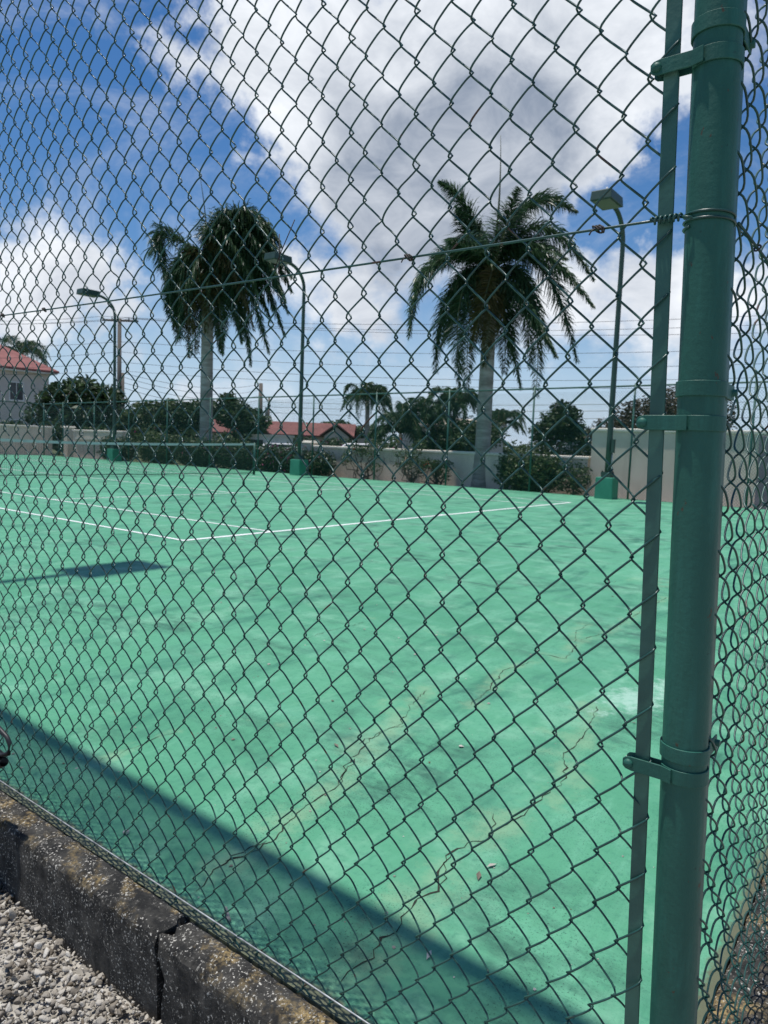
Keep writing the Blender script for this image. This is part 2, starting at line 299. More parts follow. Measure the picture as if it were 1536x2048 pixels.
# ------------------------------------------------------------------ mesh helpers
class MB:
    def __init__(s): s.v = []; s.f = []; s.n = 0
    def raw(s, v, f):
        v = np.asarray(v, float).reshape(-1, 3); s.v.append(v); s.f += [tuple(i + s.n for i in q) for q in f]; s.n += len(v); return s
    def box(s, lo, hi, taper=1.0, rz=0.0, c=None):
        x0, y0, z0 = lo; x1, y1, z1 = hi; cx, cy = (x0+x1)/2, (y0+y1)/2
        v = []
        for z, k in ((z0, 1.0), (z1, taper)):
            for x, y in ((x0, y0), (x1, y0), (x1, y1), (x0, y1)): v.append((cx+(x-cx)*k, cy+(y-cy)*k, z))
        v = np.array(v)
        if rz:
            o = np.array(c if c is not None else (cx, cy)); d = v[:, :2]-o; ca, sa = math.cos(rz), math.sin(rz)
            v[:, 0] = o[0]+d[:, 0]*ca-d[:, 1]*sa; v[:, 1] = o[1]+d[:, 0]*sa+d[:, 1]*ca
        return s.raw(v, [(3, 2, 1, 0), (4, 5, 6, 7), (0, 1, 5, 4), (1, 2, 6, 5), (2, 3, 7, 6), (3, 0, 4, 7)])
    def tube(s, P, r, k=6, cap=True):
        P = np.asarray(P, float); n = len(P); r = np.broadcast_to(np.asarray(r, float), (n,))
        T = np.gradient(P, axis=0); T /= np.linalg.norm(T, axis=1)[:, None]+1e-12
        up = np.array((0, 0, 1.)) if abs(T[0, 2]) < .9 else np.array((1., 0, 0))
        A = up-T*(T@up)[:, None] if np.all(np.abs(T@up) < .98) else None
        if A is None:
            A = np.zeros((n, 3)); a = up-T[0]*(T[0]@up)
            for i in range(n):
                a = a-T[i]*(T[i]@a); a /= np.linalg.norm(a)+1e-12; A[i] = a
        A = A/(np.linalg.norm(A, axis=1)[:, None]+1e-12); B = np.cross(T, A)
        th = np.arange(k)*2*np.pi/k
        v = P[:, None]+r[:, None, None]*(A[:, None]*np.cos(th)[None, :, None]+B[:, None]*np.sin(th)[None, :, None])
        f = [(i*k+j, i*k+(j+1) % k, (i+1)*k+(j+1) % k, (i+1)*k+j) for i in range(n-1) for j in range(k)]
        if cap: f += [tuple(range(k))[::-1], tuple((n-1)*k+j for j in range(k))]
        return s.raw(v.reshape(-1, 3), f)
    def ring(s, c, axis_r, h, thick, a0=0, a1=2*math.pi, k=40):
        """vertical flat strip wrapped round a vertical axis"""
        th = np.linspace(a0, a1, k+1); v = []
        for t in th:
            for r, z in ((axis_r, -h/2), (axis_r+thick, -h/2), (axis_r+thick, h/2), (axis_r, h/2)): v.append((c[0]+r*math.cos(t), c[1]+r*math.sin(t), c[2]+z))
        f = []
        for i in range(k):
            a = i*4; b2 = a+4
            for j in range(4): f.append((a+j, a+(j+1) % 4, b2+(j+1) % 4, b2+j))
        f += [(3, 2, 1, 0), (k*4, k*4+1, k*4+2, k*4+3)]
        return s.raw(v, f)
    def mesh(s, name, mat, smooth=False):
        me = bpy.data.meshes.new(name); v = np.concatenate(s.v) if s.v else np.zeros((0, 3))
        me.from_pydata(v.tolist(), [], s.f); me.update()
        if mat is not None: me.materials.append(mat)
        if smooth: me.polygons.foreach_set('use_smooth', [True]*len(me.polygons))
        return me
    def build(s, name, mat, parent=None, smooth=False, loc=None):
        return link(name, s.mesh(name, mat, smooth), parent, loc)
def link(name, me, parent=None, loc=None):
    o = bpy.data.objects.new(name, me); col.objects.link(o)
    if parent is not None: o.parent = parent
    if loc is not None: o.location = loc
    return o
def empty(name, loc=(0, 0, 0)):
    o = bpy.data.objects.new(name, None); col.objects.link(o); o.location = loc; o.empty_display_size = .1; return o
def tag(o, label=None, cat=None, group=None, kind=None):
    for k, v in (('label', label), ('category', cat), ('group', group), ('kind', kind)):
        if v: o[k] = v
    return o
def copy_tree(o, parent=None):
    c = o.copy(); col.objects.link(c); c.parent = parent
    for ch in o.children: copy_tree(ch, c)
    return c
def bevel(o, w=0.01, seg=2):
    m = o.modifiers.new('bevel', 'BEVEL'); m.width = w; m.segments = seg; m.limit_method = 'ANGLE'; return o

# ------------------------------------------------------------------ the setting
UF, VB = -3.95, -6.340            # planes of the near side fence and of the back fence
UFAR, VEND = 13.9, 30.0
GZ = -0.188                       # gravel outside the kerb
tag(MB().raw([(-900, -900, GZ-.02), (900, -900, GZ-.02), (900, 900, GZ-.02), (-900, 900, GZ-.02)], [(0, 1, 2, 3)]).build('ground', M['ground']), kind='structure')
tag(MB().raw([(13.96, 1.0, -0.10), (15.2, 1.0, -0.10), (15.2, 30, -0.16), (13.96, 30, -0.16)], [(0, 1, 2, 3)]).build('planting_bed', M['soil']), kind='structure')
tag(MB().raw([(15.6, -60, -0.15), (400, -60, -0.15), (400, 500, -0.15), (15.6, 500, -0.15)], [(0, 1, 2, 3)]).build('lawn', M['grass']), kind='structure')

CRACKS = [[(-3.739, -5.136), (-3.664, -5.156), (-3.589, -5.161), (-3.484, -5.119), (-3.39, -5.095), (-3.266, -5.082), (-3.199, -5.075), (-3.11, -5.028), (-3.005, -4.988)], [(-3.199, -5.075), (-3.057, -4.995), (-2.871, -4.93), (-2.715, -4.912), (-2.62, -4.935)], [(-3.878, -5.669), (-3.792, -5.663), (-3.705, -5.648), (-3.663, -5.662), (-3.589, -5.64), (-3.542, -5.631), (-3.468, -5.653), (-3.403, -5.607), (-3.291, -5.583), (-3.221, -5.592), (-3.162, -5.629), (-3.067, -5.603), (-3.016, -5.566)], [(-3.468, -5.653), (-3.406, -5.638), (-3.35, -5.594), (-3.291, -5.583)], [(-3.094, -5.618), (-3.021, -5.633), (-2.886, -5.639), (-2.745, -5.638), (-2.595, -5.631), (-2.455, -5.56), (-2.303, -5.55), (-2.144, -5.53), (-1.955, -5.483), (-1.839, -5.455)], [(-2.896, -4.915), (-2.745, -4.905), (-2.629, -4.919), (-2.442, -4.835), (-2.203, -4.766)], [(-2.227, -5.02), (-1.959, -4.972), (-1.675, -4.887), (-1.393, -4.933)], [(-1.24, -4.89), (-1.22, -5.043), (-0.936, -4.984), (-0.599, -4.845), (-0.346, -4.827)], [(-0.779, -4.951), (-0.487, -4.997), (0.002, -4.974), (1.037, -4.946)], [(-1.964, -3.741), (-1.749, -3.721), (-1.397, -3.725)], [(-3.637, -4.337), (-3.532, -4.327), (-3.431, -4.319), (-3.36, -4.303), (-3.286, -4.318)], [(-3.872, -5.181), (-3.796, -5.15), (-3.723, -5.138), (-3.677, -5.141), (-3.595, -5.146)]]
WEARW = [.13, .15, .13, .08, .14, .13, .09, .10, .09, .04, .05, .06]
OLD = [[(-1.265, -3.0), (-1.27, -4.62)], [(1.42, -1.9), (1.41, -4.4)]]
def seg_dist(P, poly):
    d = np.full(len(P), 1e9)
    for a, b in zip(poly[:-1], poly[1:]):
        a = np.array(a); b = np.array(b); ab = b-a; t = np.clip(((P-a)@ab)/(ab@ab), 0, 1); d = np.minimum(d, np.linalg.norm(P-(a+t[:, None]*ab), axis=1))
    return d
def build_court():
    xs = np.concatenate([np.arange(-3.945, -1.5, .03), np.arange(-1.5, 3, .07), np.arange(3, 14.05, .6), [14.05]])
    ys = np.concatenate([np.arange(-6.30, -4.0, .03), np.arange(-4.0, 0, .08), np.arange(0, 30.2, 1.0), [30.2]])
    X, Y = np.meshgrid(xs, ys, indexing='ij'); P = np.stack([X.ravel(), Y.ravel()], 1); nx, ny = len(xs), len(ys)
    v = np.concatenate([P, np.zeros((len(P), 1))], 1).tolist()
    f = [(i*ny+j, (i+1)*ny+j, (i+1)*ny+j+1, i*ny+j+1) for i in range(nx-1) for j in range(ny-1)]
    n0 = len(v); x0, x1, y0, y1 = xs[0], xs[-1], ys[0], ys[-1]
    # slab sides
    for a, b in (((x0, y0), (x1, y0)), ((x1, y0), (x1, y1)), ((x1, y1), (x0, y1)), ((x0, y1), (x0, y0))):
        k = len(v); v += [(a[0], a[1], 0), (b[0], b[1], 0), (b[0], b[1], -.3), (a[0], a[1], -.3)]; f.append((k+3, k+2, k+1, k))
    me = bpy.data.meshes.new('tennis_court'); me.from_pydata(v, [], f); me.update(); me.materials.append(M['court'])
    wear = np.zeros(len(v)); chalk = np.zeros(len(v)); dirt = np.zeros(len(v))
    for poly, w in zip(CRACKS, WEARW): wear[:n0] = np.maximum(wear[:n0], np.exp(-(seg_dist(P, poly)/w)**2)*.62)
    for poly in OLD: wear[:n0] = np.maximum(wear[:n0], np.exp(-(seg_dist(P, poly)/.045)**2)*.55)
    for cx, cy, r, w in ((-2.9, -4.6, .14, .55), (-3.02, -4.45, .10, .5), (1.7, -4.7, .5, .55), (-3.28, -5.5, .12, .5), (-2.25, -5.45, .2, .5), (-2.45, -4.7, .15, .45)):
        wear[:n0] = np.maximum(wear[:n0], np.exp(-((P[:, 0]-cx)**2+(P[:, 1]-cy)**2)/r**2)*w)
    for cx, cy, r, w in ((-1.62, -5.56, .26, .75), (-1.35, -5.62, .22, .7), (-1.9, -5.5, .12, .5)):
        chalk[:n0] = np.maximum(chalk[:n0], np.exp(-(((P[:, 0]-cx)/r)**2+((P[:, 1]-cy)/(r*.7))**2))*w)
    dirt[:n0] = np.maximum(np.exp(-((P[:, 0]+3.945)/.050)**2)*.95, np.exp(-((P[:, 1]+6.30)/.04)**2)*.9)
    dirt[n0:] = 1.0
    for nm, arr in (('wear', wear), ('chalk', chalk), ('dirt', dirt)):
        me.attributes.new(nm, 'FLOAT', 'POINT').data.foreach_set('value', arr.astype(np.float32))
    o = link('tennis_court', me); tag(o, kind='structure'); return o
court = build_court()
def court_line(name, x0, y0, x1, y1):
    # slightly ragged brush edges
    n = max(2, int(max(abs(x1-x0), abs(y1-y0))/.15)); along = abs(x1-x0) > abs(y1-y0)
    v = []; f = []
    for i in range(n+1):
        t = i/n; e1, e2 = (random.uniform(-.003, .003) for _ in range(2))
        if along: x = x0+(x1-x0)*t; v += [(x, y0+e1, .004), (x, y1+e2, .004)]
        else: y = y0+(y1-y0)*t; v += [(x0+e1, y, .004), (x1+e2, y, .004)]
    for i in range(n): f.append((2*i, 2*i+2, 2*i+3, 2*i+1) if along else (2*i, 2*i+1, 2*i+3, 2*i+2))
    o = MB().raw(v, f).build(name, M['white'], court); o.location.z = 0; return o
lw = .05; W_, LEN = 10.97, 23.77
court_line('baseline', 0, 0, W_, .075); court_line('baseline', 0, LEN-.075, W_, LEN)
for x in (0, 1.37, W_-1.37-lw, W_-lw):
    o = court_line('sideline', x, .075, x+lw, LEN-.075)
for y in (5.485-lw/2, 18.285-lw/2):
    o = court_line('service_line', 1.37+lw, y, W_-1.37-lw, y+lw)
court_line('centre_service_line', W_/2-lw/2, 5.51, W_/2+lw/2, 18.26)
court_line('centre_mark', W_/2-lw/2, .075, W_/2+lw/2, .20); court_line('centre_mark', W_/2-lw/2, LEN-.20, W_/2+lw/2, LEN-.075)
for ci, poly in enumerate(CRACKS):
    P = np.array(poly); pts = [P[0]]
    for a, b in zip(P[:-1], P[1:]):
        m = max(2, int(np.linalg.norm(b-a)/.022))
        for i in range(1, m+1): pts.append(a+(b-a)*i/m+(rng.normal(0, .0065, 2) if i < m else 0))
    pts = np.array(pts); n = len(pts); T = np.gradient(pts, axis=0); T /= np.linalg.norm(T, axis=1)[:, None]; Nn = np.stack([-T[:, 1], T[:, 0]], 1)
    base = .0017 if ci in (0, 2, 4, 11) else .0014
    if ci in (9, 10): base = .0010
    w = base*np.clip(rng.lognormal(-.1, .55, n), .15, 2.6); w[0] = w[-1] = .0004
    e = rng.normal(0, .001, (n, 2))
    v = np.concatenate([np.c_[pts+Nn*w[:, None]+e, np.full(n, .0014)], np.c_[pts-Nn*w[:, None]+e, np.full(n, .0014)]])
    MB().raw(v, [(i, i+1, n+i+1, n+i) for i in range(n-1)]).build('crack', M['crack'], court)

# kerb along the near side and round the corner: worn concrete blocks, one joint broken open
kerb = empty('kerb', (UF, -5, 0)); tag(kerb, kind='structure')
def kerb_block(x0, x1, y0, y1, top, seed, ends=(0, 0)):
    r = np.random.default_rng(seed); along_y = (y1-y0) > (x1-x0); Ln = (y1-y0) if along_y else (x1-x0); n = int(Ln/.02); wdt = (x1-x0) if along_y else (y1-y0)
    # profile from outer foot over the top to the inner foot
    prof = [(0, -.30), (0, -.15), (.0, -.08), (.001, -.03), (.004, -.012), (.013, -.003), (.03, 0), (wdt*.5, .001), (wdt*.8, 0), (wdt-.008, -.003), (wdt, -.012), (wdt, -.06), (wdt, -.3)]
    m = len(prof); V = np.zeros((n+1, m, 3)); ph = r.uniform(0, 6, 4)
    for i in range(n+1):
        s = i/n*Ln; wob = .003*math.sin(s*7+ph[0])+.002*math.sin(s*19+ph[1])
        for j, (a, z) in enumerate(prof):
            jit = r.normal(0, .0016, 2) if 0 < i < n else r.normal(0, .004, 2)
            aa = a+jit[0]+(wob if j < 6 else 0); zz = z+jit[1]*(.6 if z > -.1 else 0)
            e = 0.0
            if i == n and ends[1]: e = r.normal(0, .010)
            if i == 0 and ends[0]: e = r.normal(0, .010)
            V[i, j] = (x0+aa, y0+s+e, top+zz) if along_y else (x0+s+e, y0+aa, top+zz)
    f = [(i*m+j, i*m+j+1, (i+1)*m+j+1, (i+1)*m+j) for i in range(n) for j in range(m-1)]
    f = [q[::-1] for q in f] if not along_y else f
    f += [tuple(range(m))[::-1], tuple(n*m+j for j in range(m))]
    o = MB().raw(V.reshape(-1, 3)-np.array(kerb.location), f).build('kerb_block', M['kerb'], kerb)
    me = o.data; li = np.array([(.35, .55, .8, 1, 1, 1, 1)[j-4] if (4 <= j <= 10) else 0.0 for i in range(n+1) for j in range(m)], np.float32)
    me.attributes.new('lichen', 'FLOAT', 'POINT').data.foreach_set('value', li)
    bm = bmesh.new(); bm.from_mesh(me); bmesh.ops.recalc_face_normals(bm, faces=bm.faces); bm.to_mesh(me); bm.free()
    return o
kerb_block(-4.045, -3.947, -6.43, -5.275, .004, 1, (0, 1))
kerb_block(-4.047, -3.947, -5.250, -3.40, .010, 2, (1, 0))
kerb_block(-4.045, -3.947, -3.385, -1.2, .006, 3)
kerb_block(-3.940, -2.2, -6.43, -6.303, .004, 4)
kerb_block(-2.19, 0.6, -6.43, -6.303, .004, 5)

def build_gravel():
    Vs = []; Fs = []; off = 0
    for sub, n, x0, x1, y0, y1, med, sg in ((2, 7500, -5.05, -4.05, -5.85, -3.9, .0088, .36), (1, 15000, -5.05, -4.05, -5.85, -3.9, .0042, .40), (2, 1200, -3.9, -2.2, -6.75, -6.44, .0085, .4)):
        b = bmesh.new(); bmesh.ops.create_icosphere(b, subdivisions=sub, radius=1.0)
        iv = np.array([v.co[:] for v in b.verts]); fi = np.array([[v.index for v in f.verts] for f in b.faces]); b.free(); m = len(iv)
        s_ = np.clip(rng.lognormal(math.log(med), sg, n), .0022, .020)
        sc_ = s_[:, None]*np.stack([rng.uniform(.85, 1.4, n), rng.uniform(.65, 1.1, n), rng.uniform(.5, .9, n)], 1)
        f1, f2 = (rng.normal(0, 1.0, (n, 1, 3)) for _ in range(2))
        lump = 1+.10*np.sin(2.2*(iv[None]*f1).sum(2)+1)+.12*np.sin(3.6*(iv[None]*f2).sum(2))
        cut = rng.normal(0, 1, (n, 9, 3)); cut /= np.linalg.norm(cut, axis=2)[:, :, None]; P = iv[None]*lump[:, :, None]
        for q in range(9):          # knock off corners so that the chips have facets
            d = (P*cut[:, q:q+1]).sum(2); ex = np.clip(d-(.40 if q < 4 else .6), 0, None); P = P-ex[:, :, None]*cut[:, q:q+1]
        P = P*sc_[:, None]; a = rng.uniform(0, 6.3, n); ca, sa = np.cos(a)[:, None], np.sin(a)[:, None]; tl = rng.normal(0, .5, n)[:, None]; ct, st_ = np.cos(tl), np.sin(tl)
        P = np.stack([P[:, :, 0]*ct-P[:, :, 2]*st_, P[:, :, 1], P[:, :, 0]*st_+P[:, :, 2]*ct], 2)
        Q = np.stack([P[:, :, 0]*ca-P[:, :, 1]*sa, P[:, :, 0]*sa+P[:, :, 1]*ca, P[:, :, 2]], 2)
        Q += np.stack([rng.uniform(x0, x1, n), rng.uniform(y0, y1, n), GZ-.012+rng.uniform(0, .016, n)+s_*.3], 1)[:, None]
        Vs.append(Q.reshape(-1, 3)); Fs.append((fi[None]+(np.arange(n)*m)[:, None, None]).reshape(-1, 3)+off); off += n*m
    V = np.concatenate(Vs); F = np.concatenate(Fs)
    me = bpy.data.meshes.new('gravel'); me.vertices.add(len(V)); me.vertices.foreach_set('co', V.ravel().astype(np.float32))
    me.loops.add(F.size); me.loops.foreach_set('vertex_index', F.ravel().astype(np.int32)); me.polygons.add(len(F))
    me.polygons.foreach_set('loop_start', (np.arange(len(F))*3).astype(np.int32)); me.update(calc_edges=True); me.validate()
    me.materials.append(M['stone']); o = link('gravel', me); tag(o, 'loose pale grey gravel beside the concrete kerb', 'gravel', kind='stuff')
build_gravel()

# ------------------------------------------------------------------ near chain-link fence
PP, PITCH, R_W, HD = 0.0824, 0.0357, 0.00172, 0.0064
def strand_mesh(name, sign, z0, z1, phase, k=6, step=18, amp=PITCH/2+.0026, mat='wire', hd=None, PP=PP, bend=0):
    """one zigzag wire of a chain-link weave in local (depth, along, up); depth<0 is the outer side"""
    n = int((z1-z0)/PP*step); z = np.linspace(z0, z1, n+1); ph = ((z-phase)/PP+.5)
    s = np.cos(2*np.pi*ph); kk = .985
    tri = np.arcsin(kk*s)/np.arcsin(kk)
    dep = -np.tanh(1.9*np.sin(2*np.pi*ph))/math.tanh(1.9)
    P = np.stack([dep*(hd or HD), sign*amp*tri, z], 1)
    wb = np.random.default_rng(int(bend)) if bend else None
    if wb is not None:            # no two wires are bent quite alike
        for ax_, am in ((0, .0011), (1, .0008)):
            P[:, ax_] += am*(np.sin(z*wb.uniform(3, 7)+wb.uniform(0, 6))+np.sin(z*wb.uniform(14, 30)+wb.uniform(0, 6)))
        for _ in range(3):
            zc = wb.uniform(.2, 2.0); P[:, 0] += wb.normal(0, .004)*np.exp(-((z-zc)/.02)**2)
    mb = MB(); mb.tube(P, R_W, k)
    return mb.mesh(name, M[mat], True)
ZT = 3.02
fence = empty('chain_link_fence', (UF, -6.24, 0))
tag(fence, 'dark green chain-link fence filling the foreground, with its thick corner post', 'fence', 'fences round the court')
zk = 1.0813
meshes = [[strand_mesh('wire', 1, -.014+.004*i, ZT, zk+h_*PP/2, bend=1+i+10*h_) for i in range(7)] for h_ in (0, 1)]
for j in range(-1, 122):
    me = meshes[j % 2][random.randint(0, 6)]
    vc = PITCH*(j+.5)
    o = link('wire', me, fence, (random.gauss(0, .0006), vc+random.gauss(0, .0004), .014*(vc+.04)+random.gauss(0, .0006)))
    o.rotation_euler = (random.gauss(0, .0006), random.gauss(0, .0006), random.gauss(0, .03))
# corner post with cap
PC = (-3.930-UF, -6.319+6.24)     # in the fence's own frame
RP = .0302
def lathe(c, prof, k=36):
    th = np.arange(k)*2*np.pi/k; v = []; f = []
    for r, z in prof: v += [(c[0]+r*math.cos(t), c[1]+r*math.sin(t), z) for t in th]
    for i in range(len(prof)-1): f += [(i*k+j, i*k+(j+1) % k, (i+1)*k+(j+1) % k, (i+1)*k+j) for j in range(k)]
    return MB().raw(v, f)
post = lathe(PC, [(RP, z) for z in np.linspace(-.25, 3.06, 12)]).build('corner_post', M['post'], fence, True)
lathe(PC, [(RP+.004, 3.04), (RP+.004, 3.075), (RP*.8, 3.10), (RP*.35, 3.115), (.001, 3.12)]).build('post_cap', M['post'], post, True)
bar_v = -6.2675+6.24
bevel(MB().box((-.0022, bar_v-.0102, .01), (.0022, bar_v+.0102, 2.98)).build('tension_bar', M['bar'], fence), .0008)
MB().tube([(.02, PC[1], 3.03), (.02, 7.5, 3.03)], .036, 16).build('top_rail', M['post'], fence, True)
for v in (4.1, 7.2):
    lathe((.02, v), [(RP*.85, z) for z in (-.25, 1, 2, 3.02)], 24).build('line_post', M['post'], fence, True)
def tension_band(z, side):
    """strip round the corner post with two lugs clasping the tension bar"""
    mb = MB(); h, t = .0205, .0024; r0 = RP+.0004
    if side == 'side':
        lug0, lug1 = PC[1]+.014, -6.2415+6.24-.0005
        mb.ring((PC[0], PC[1], z), r0, h, t, -math.radians(232), math.radians(62), 44)
        for sx in (-1, 1):
            x = sx*.0092
            # lug plate, rounded end
            yy = [lug0-.006, lug0+.01, lug1-.012, lug1-.004, lug1]; hh = [h/2, h/2, h/2, h/2*.85, h/2*.5]
            xx = [x-.006 if sx < 0 else x+.004, x, x, x, x]
            V = []
            for q in range(5):
                V += [(xx[q]-t/2, yy[q], z-hh[q]), (xx[q]+t/2, yy[q], z-hh[q]), (xx[q]+t/2, yy[q], z+hh[q]), (xx[q]-t/2, yy[q], z+hh[q])]
            F = [(a_*4+b_, a_*4+(b_+1) % 4, a_*4+4+(b_+1) % 4, a_*4+4+b_) for a_ in range(4) for b_ in range(4)]+[(3, 2, 1, 0), (16, 17, 18, 19)]
            mb.raw(V, F)
        o = mb.build('tension_band', M['post'], fence)
        bevel(o, .0006, 1)
        y = lug1-.0085; th = np.linspace(0, 2*math.pi, 17)[:-1]; v = []; f = []
        for r, x in ((.0068, -.0104), (.0067, -.0120), (.0052, -.0142), (.0028, -.0154), (.0004, -.0158)): v += [(x, y+r*math.cos(t_), z+r*math.sin(t_)) for t_ in th]
        for i in range(4): f += [(i*16+q, i*16+(q+1) % 16, (i+1)*16+(q+1) % 16, (i+1)*16+q) for q in range(16)]
        b = MB().raw(v, f); b.tube([(-.008, y, z), (.0135, y, z)], .0034, 10); b.tube([(.0078, y, z), (.0125, y, z)], .0062, 6)
        b.build('bolt', M['post'], o, True)
    else:
        mb.ring((PC[0], PC[1], z), r0, h, t, math.radians(20), math.radians(322), 44)
        for sy in (-1, 1):
            y = VB+6.24+sy*.0062
            mb.box((PC[0]+.022, y-t/2, z-h/2), (PC[0]+.066, y+t/2, z+h/2))
        o = mb.build('tension_band', M['post'], fence); bevel(o, .0006, 1)
        MB().tube([(PC[0]+.059, VB+6.24-.0125, z), (PC[0]+.059, VB+6.24+.013, z)], .0052, 10).build('bolt', M['post'], o, True)
for z in (2.66, 2.17, 1.668, 1.193, .703, .215): tension_band(z, 'side')
for z in (2.70, 2.21, 1.709, 1.2395, .7335, .25): tension_band(z, 'back')
# tension wires
def wire_z(v): return 1.466+.0105*(v+.02)+(-.003*math.sin((v)*1.6))
MB().tube([(-.0105, v, wire_z(v)) for v in np.linspace(-.045, 4.3, 90)], .0019, 7).build('tension_wire', M['wire'], fence, True)
zz = wire_z(-.05)
mb = MB(); th = np.linspace(-.6, 4.1*math.pi, 80)
mb.tube(np.stack([PC[0]+(RP+.0016)*np.cos(th+2.2), PC[1]+(RP+.0016)*np.sin(th+2.2), np.linspace(zz+.006, zz-.013, 80)], 1), .0018, 7)
mb.build('post_wire_loop', M['wire'], fence, True)
mb = MB(); th = np.linspace(0, 13*math.pi, 150)
mb.tube(np.stack([-.0105+.0042*np.cos(th), np.linspace(-.052, -.012, 150), wire_z(-.03)+.0042*np.sin(th)], 1), .0017, 6)
mb.tube([(-.0105, -.05, zz), (-.012, -.062, zz-.002), (.0, -.07, zz-.004)], .0019, 6)
mb.build('wire_coil', M['wire'], fence, True)
MB().tube([(-.0085, v, .043+.003*math.sin(v*2.1)+.002*(v-1)) for v in np.linspace(-.03, 4.3, 100)], .0016, 7).build('bottom_wire', M['galv'], fence, True)
def tie_knot(v, z, seed, loose=0):
    r = np.random.default_rng(seed); mb = MB(); th = np.linspace(0, 5.2*math.pi, 60)
    mb.tube(np.stack([-.0105+.0055*np.cos(th)+r.normal(0, .0004, 60), v+.0075*np.sin(th*.97+1)+r.normal(0, .0004, 60)+np.linspace(-.004, .004, 60), z+.0052*np.sin(th)+r.normal(0, .0004, 60)], 1), .0013, 5)
    mb.tube([(-.015, v+.004, z), (-.017, v+.009, z-.004), (-.016, v+.012, z-.008)], .0012, 5)
    mb.build('tie_wire', M['rust'], fence, True)
for v, sd in ((.062, 1), (.395, 2), (1.62, 3), (1.86, 4), (2.2, 5)): tie_knot(v, wire_z(v), sd)
# a loose tie of stiff wire left sticking out of the weave
mb = MB(); a = np.array((-.013, .705, 1.515))
mb.tube([a+np.array((0, .002, .037)), a+np.array((0, .001, 0)), a+np.array((0, .003, -.040))], .0011, 5)
mb.tube([a+np.array((-.001, .0005, .030)), a+np.array((-.002, -.0005, -.002)), a+np.array((-.001, .0005, -.041))], .0009, 5)
mb.tube([a+np.array((-.001, .014, -.030)), a+np.array((-.001, 0, -.004)), a+np.array((0, -.040, .058))], .0010, 5)
mb.build('tie_wire', M['rust'], fence, True)

# back fence, running away from the corner post
bfence = empty('chain_link_fence', (-3.93, VB, 0))
tag(bfence, 'dark green chain-link fence seen almost edge-on right of the corner post', 'fence', 'fences round the court')
bm_ = [strand_mesh('wire', -1, -.012, ZT, 1.022+(0 if i < 1 else PP*.545), hd=.0085, amp=PITCH*.575+.0026, PP=PP*1.09) for i in range(2)]
for j in range(62):
    o = link('wire', bm_[j % 2], bfence, (.026+PITCH*1.15*(j+.5), random.gauss(0, .001), random.gauss(0, .0008)))
    o.rotation_euler = (random.gauss(0, .0006), 0, math.pi/2+random.gauss(0, .05))
bevel(MB().box((.034, -.0022, .01), (.052, .0022, 2.98)).build('tension_bar', M['bar'], bfence), .0008)
MB().tube([(0, .02, 3.03), (17.83, .02, 3.03)], .0235, 12).build('top_rail', M['post'], bfence, True)
MB().tube([(.02, -.0115, 1.462), (2.3, -.0115, 1.44)], .0019, 6).build('tension_wire', M['wire'], bfence, True)
for u, sd in ((.152, 9), (.6, 10)):
    th = np.linspace(0, 5*math.pi, 50)
    MB().tube(np.stack([u+.007*np.sin(th*.97+1), -.0115+.0052*np.cos(th), 1.4605+.005*np.sin(th)], 1), .0013, 5).build('tie_wire', M['rust'], bfence, True)
for k in range(1, 6): lathe((17.83*k/6, .02), [(.0255, z) for z in (-.2, 1, 2, 3.02)], 14).build('line_post', M['post'], bfence, True)
def lattice(mb, L, H, org, ax, r, pitch=.0714, rise=.0824, slope=0.0):
    """fine far-off weave: crossing straight wires as thin three-sided prisms"""
    ax = np.array(ax, float); up = np.array((0, 0, 1.)); nrm = np.cross(ax, up); k = rise/pitch
    run = H/k; V = []; F = []
    for sgn in (1, -1):
        for s in np.arange(-run, L, pitch):
            a, b = (s, 0.0), (s+run, H)
            if a[0] < 0: a = (0.0, -s*k)
            if b[0] > L: b = (L, (L-s)*k)
            if b[0]-a[0] < .01: continue
            if sgn < 0: a, b = (L-a[0], a[1]), (L-b[0], b[1])
            p, q = (np.array(org)+ax*c[0]+up*(c[1]+slope*c[0]*c[1]/H)+nrm*sgn*.002 for c in (a, b))
            n0 = len(V); d = np.cross((q-p)/np.linalg.norm(q-p), nrm)
            for e in (p, q):
                for t in (0, 2.094, 4.189): V.append(e+r*(math.cos(t)*nrm+math.sin(t)*d))
            F += [(n0, n0+1, n0+4, n0+3), (n0+1, n0+2, n0+5, n0+4), (n0+2, n0, n0+3, n0+5)]
    mb.raw(np.array(V), F)
mb = MB(); lattice(mb, 15.2, 3.0, (2.60, 0, 0), (1, 0, 0), .0019)
tag(mb.build('wire_weave', M['wire'], bfence), kind='stuff')

# the corner has settled: post and weave lean a little along the fence line
def lean(root):
    done = set()
    for o in root.children_recursive:
        if o.type != 'MESH' or o.data.name in done: continue
        done.add(o.data.name); me = o.data; n = len(me.vertices); co = np.empty(n*3, np.float32); me.vertices.foreach_get('co', co); co = co.reshape(-1, 3)
        if root is bfence and o.name.startswith('wire') and 'weave' not in o.name: co[:, 0] += .030*(co[:, 2]-1.1)    # strands are turned a quarter
        else: co[:, 1] += .030*(co[:, 2]-1.1)
        me.vertices.foreach_set('co', co.ravel()); me.update()
lean(fence); lean(bfence)

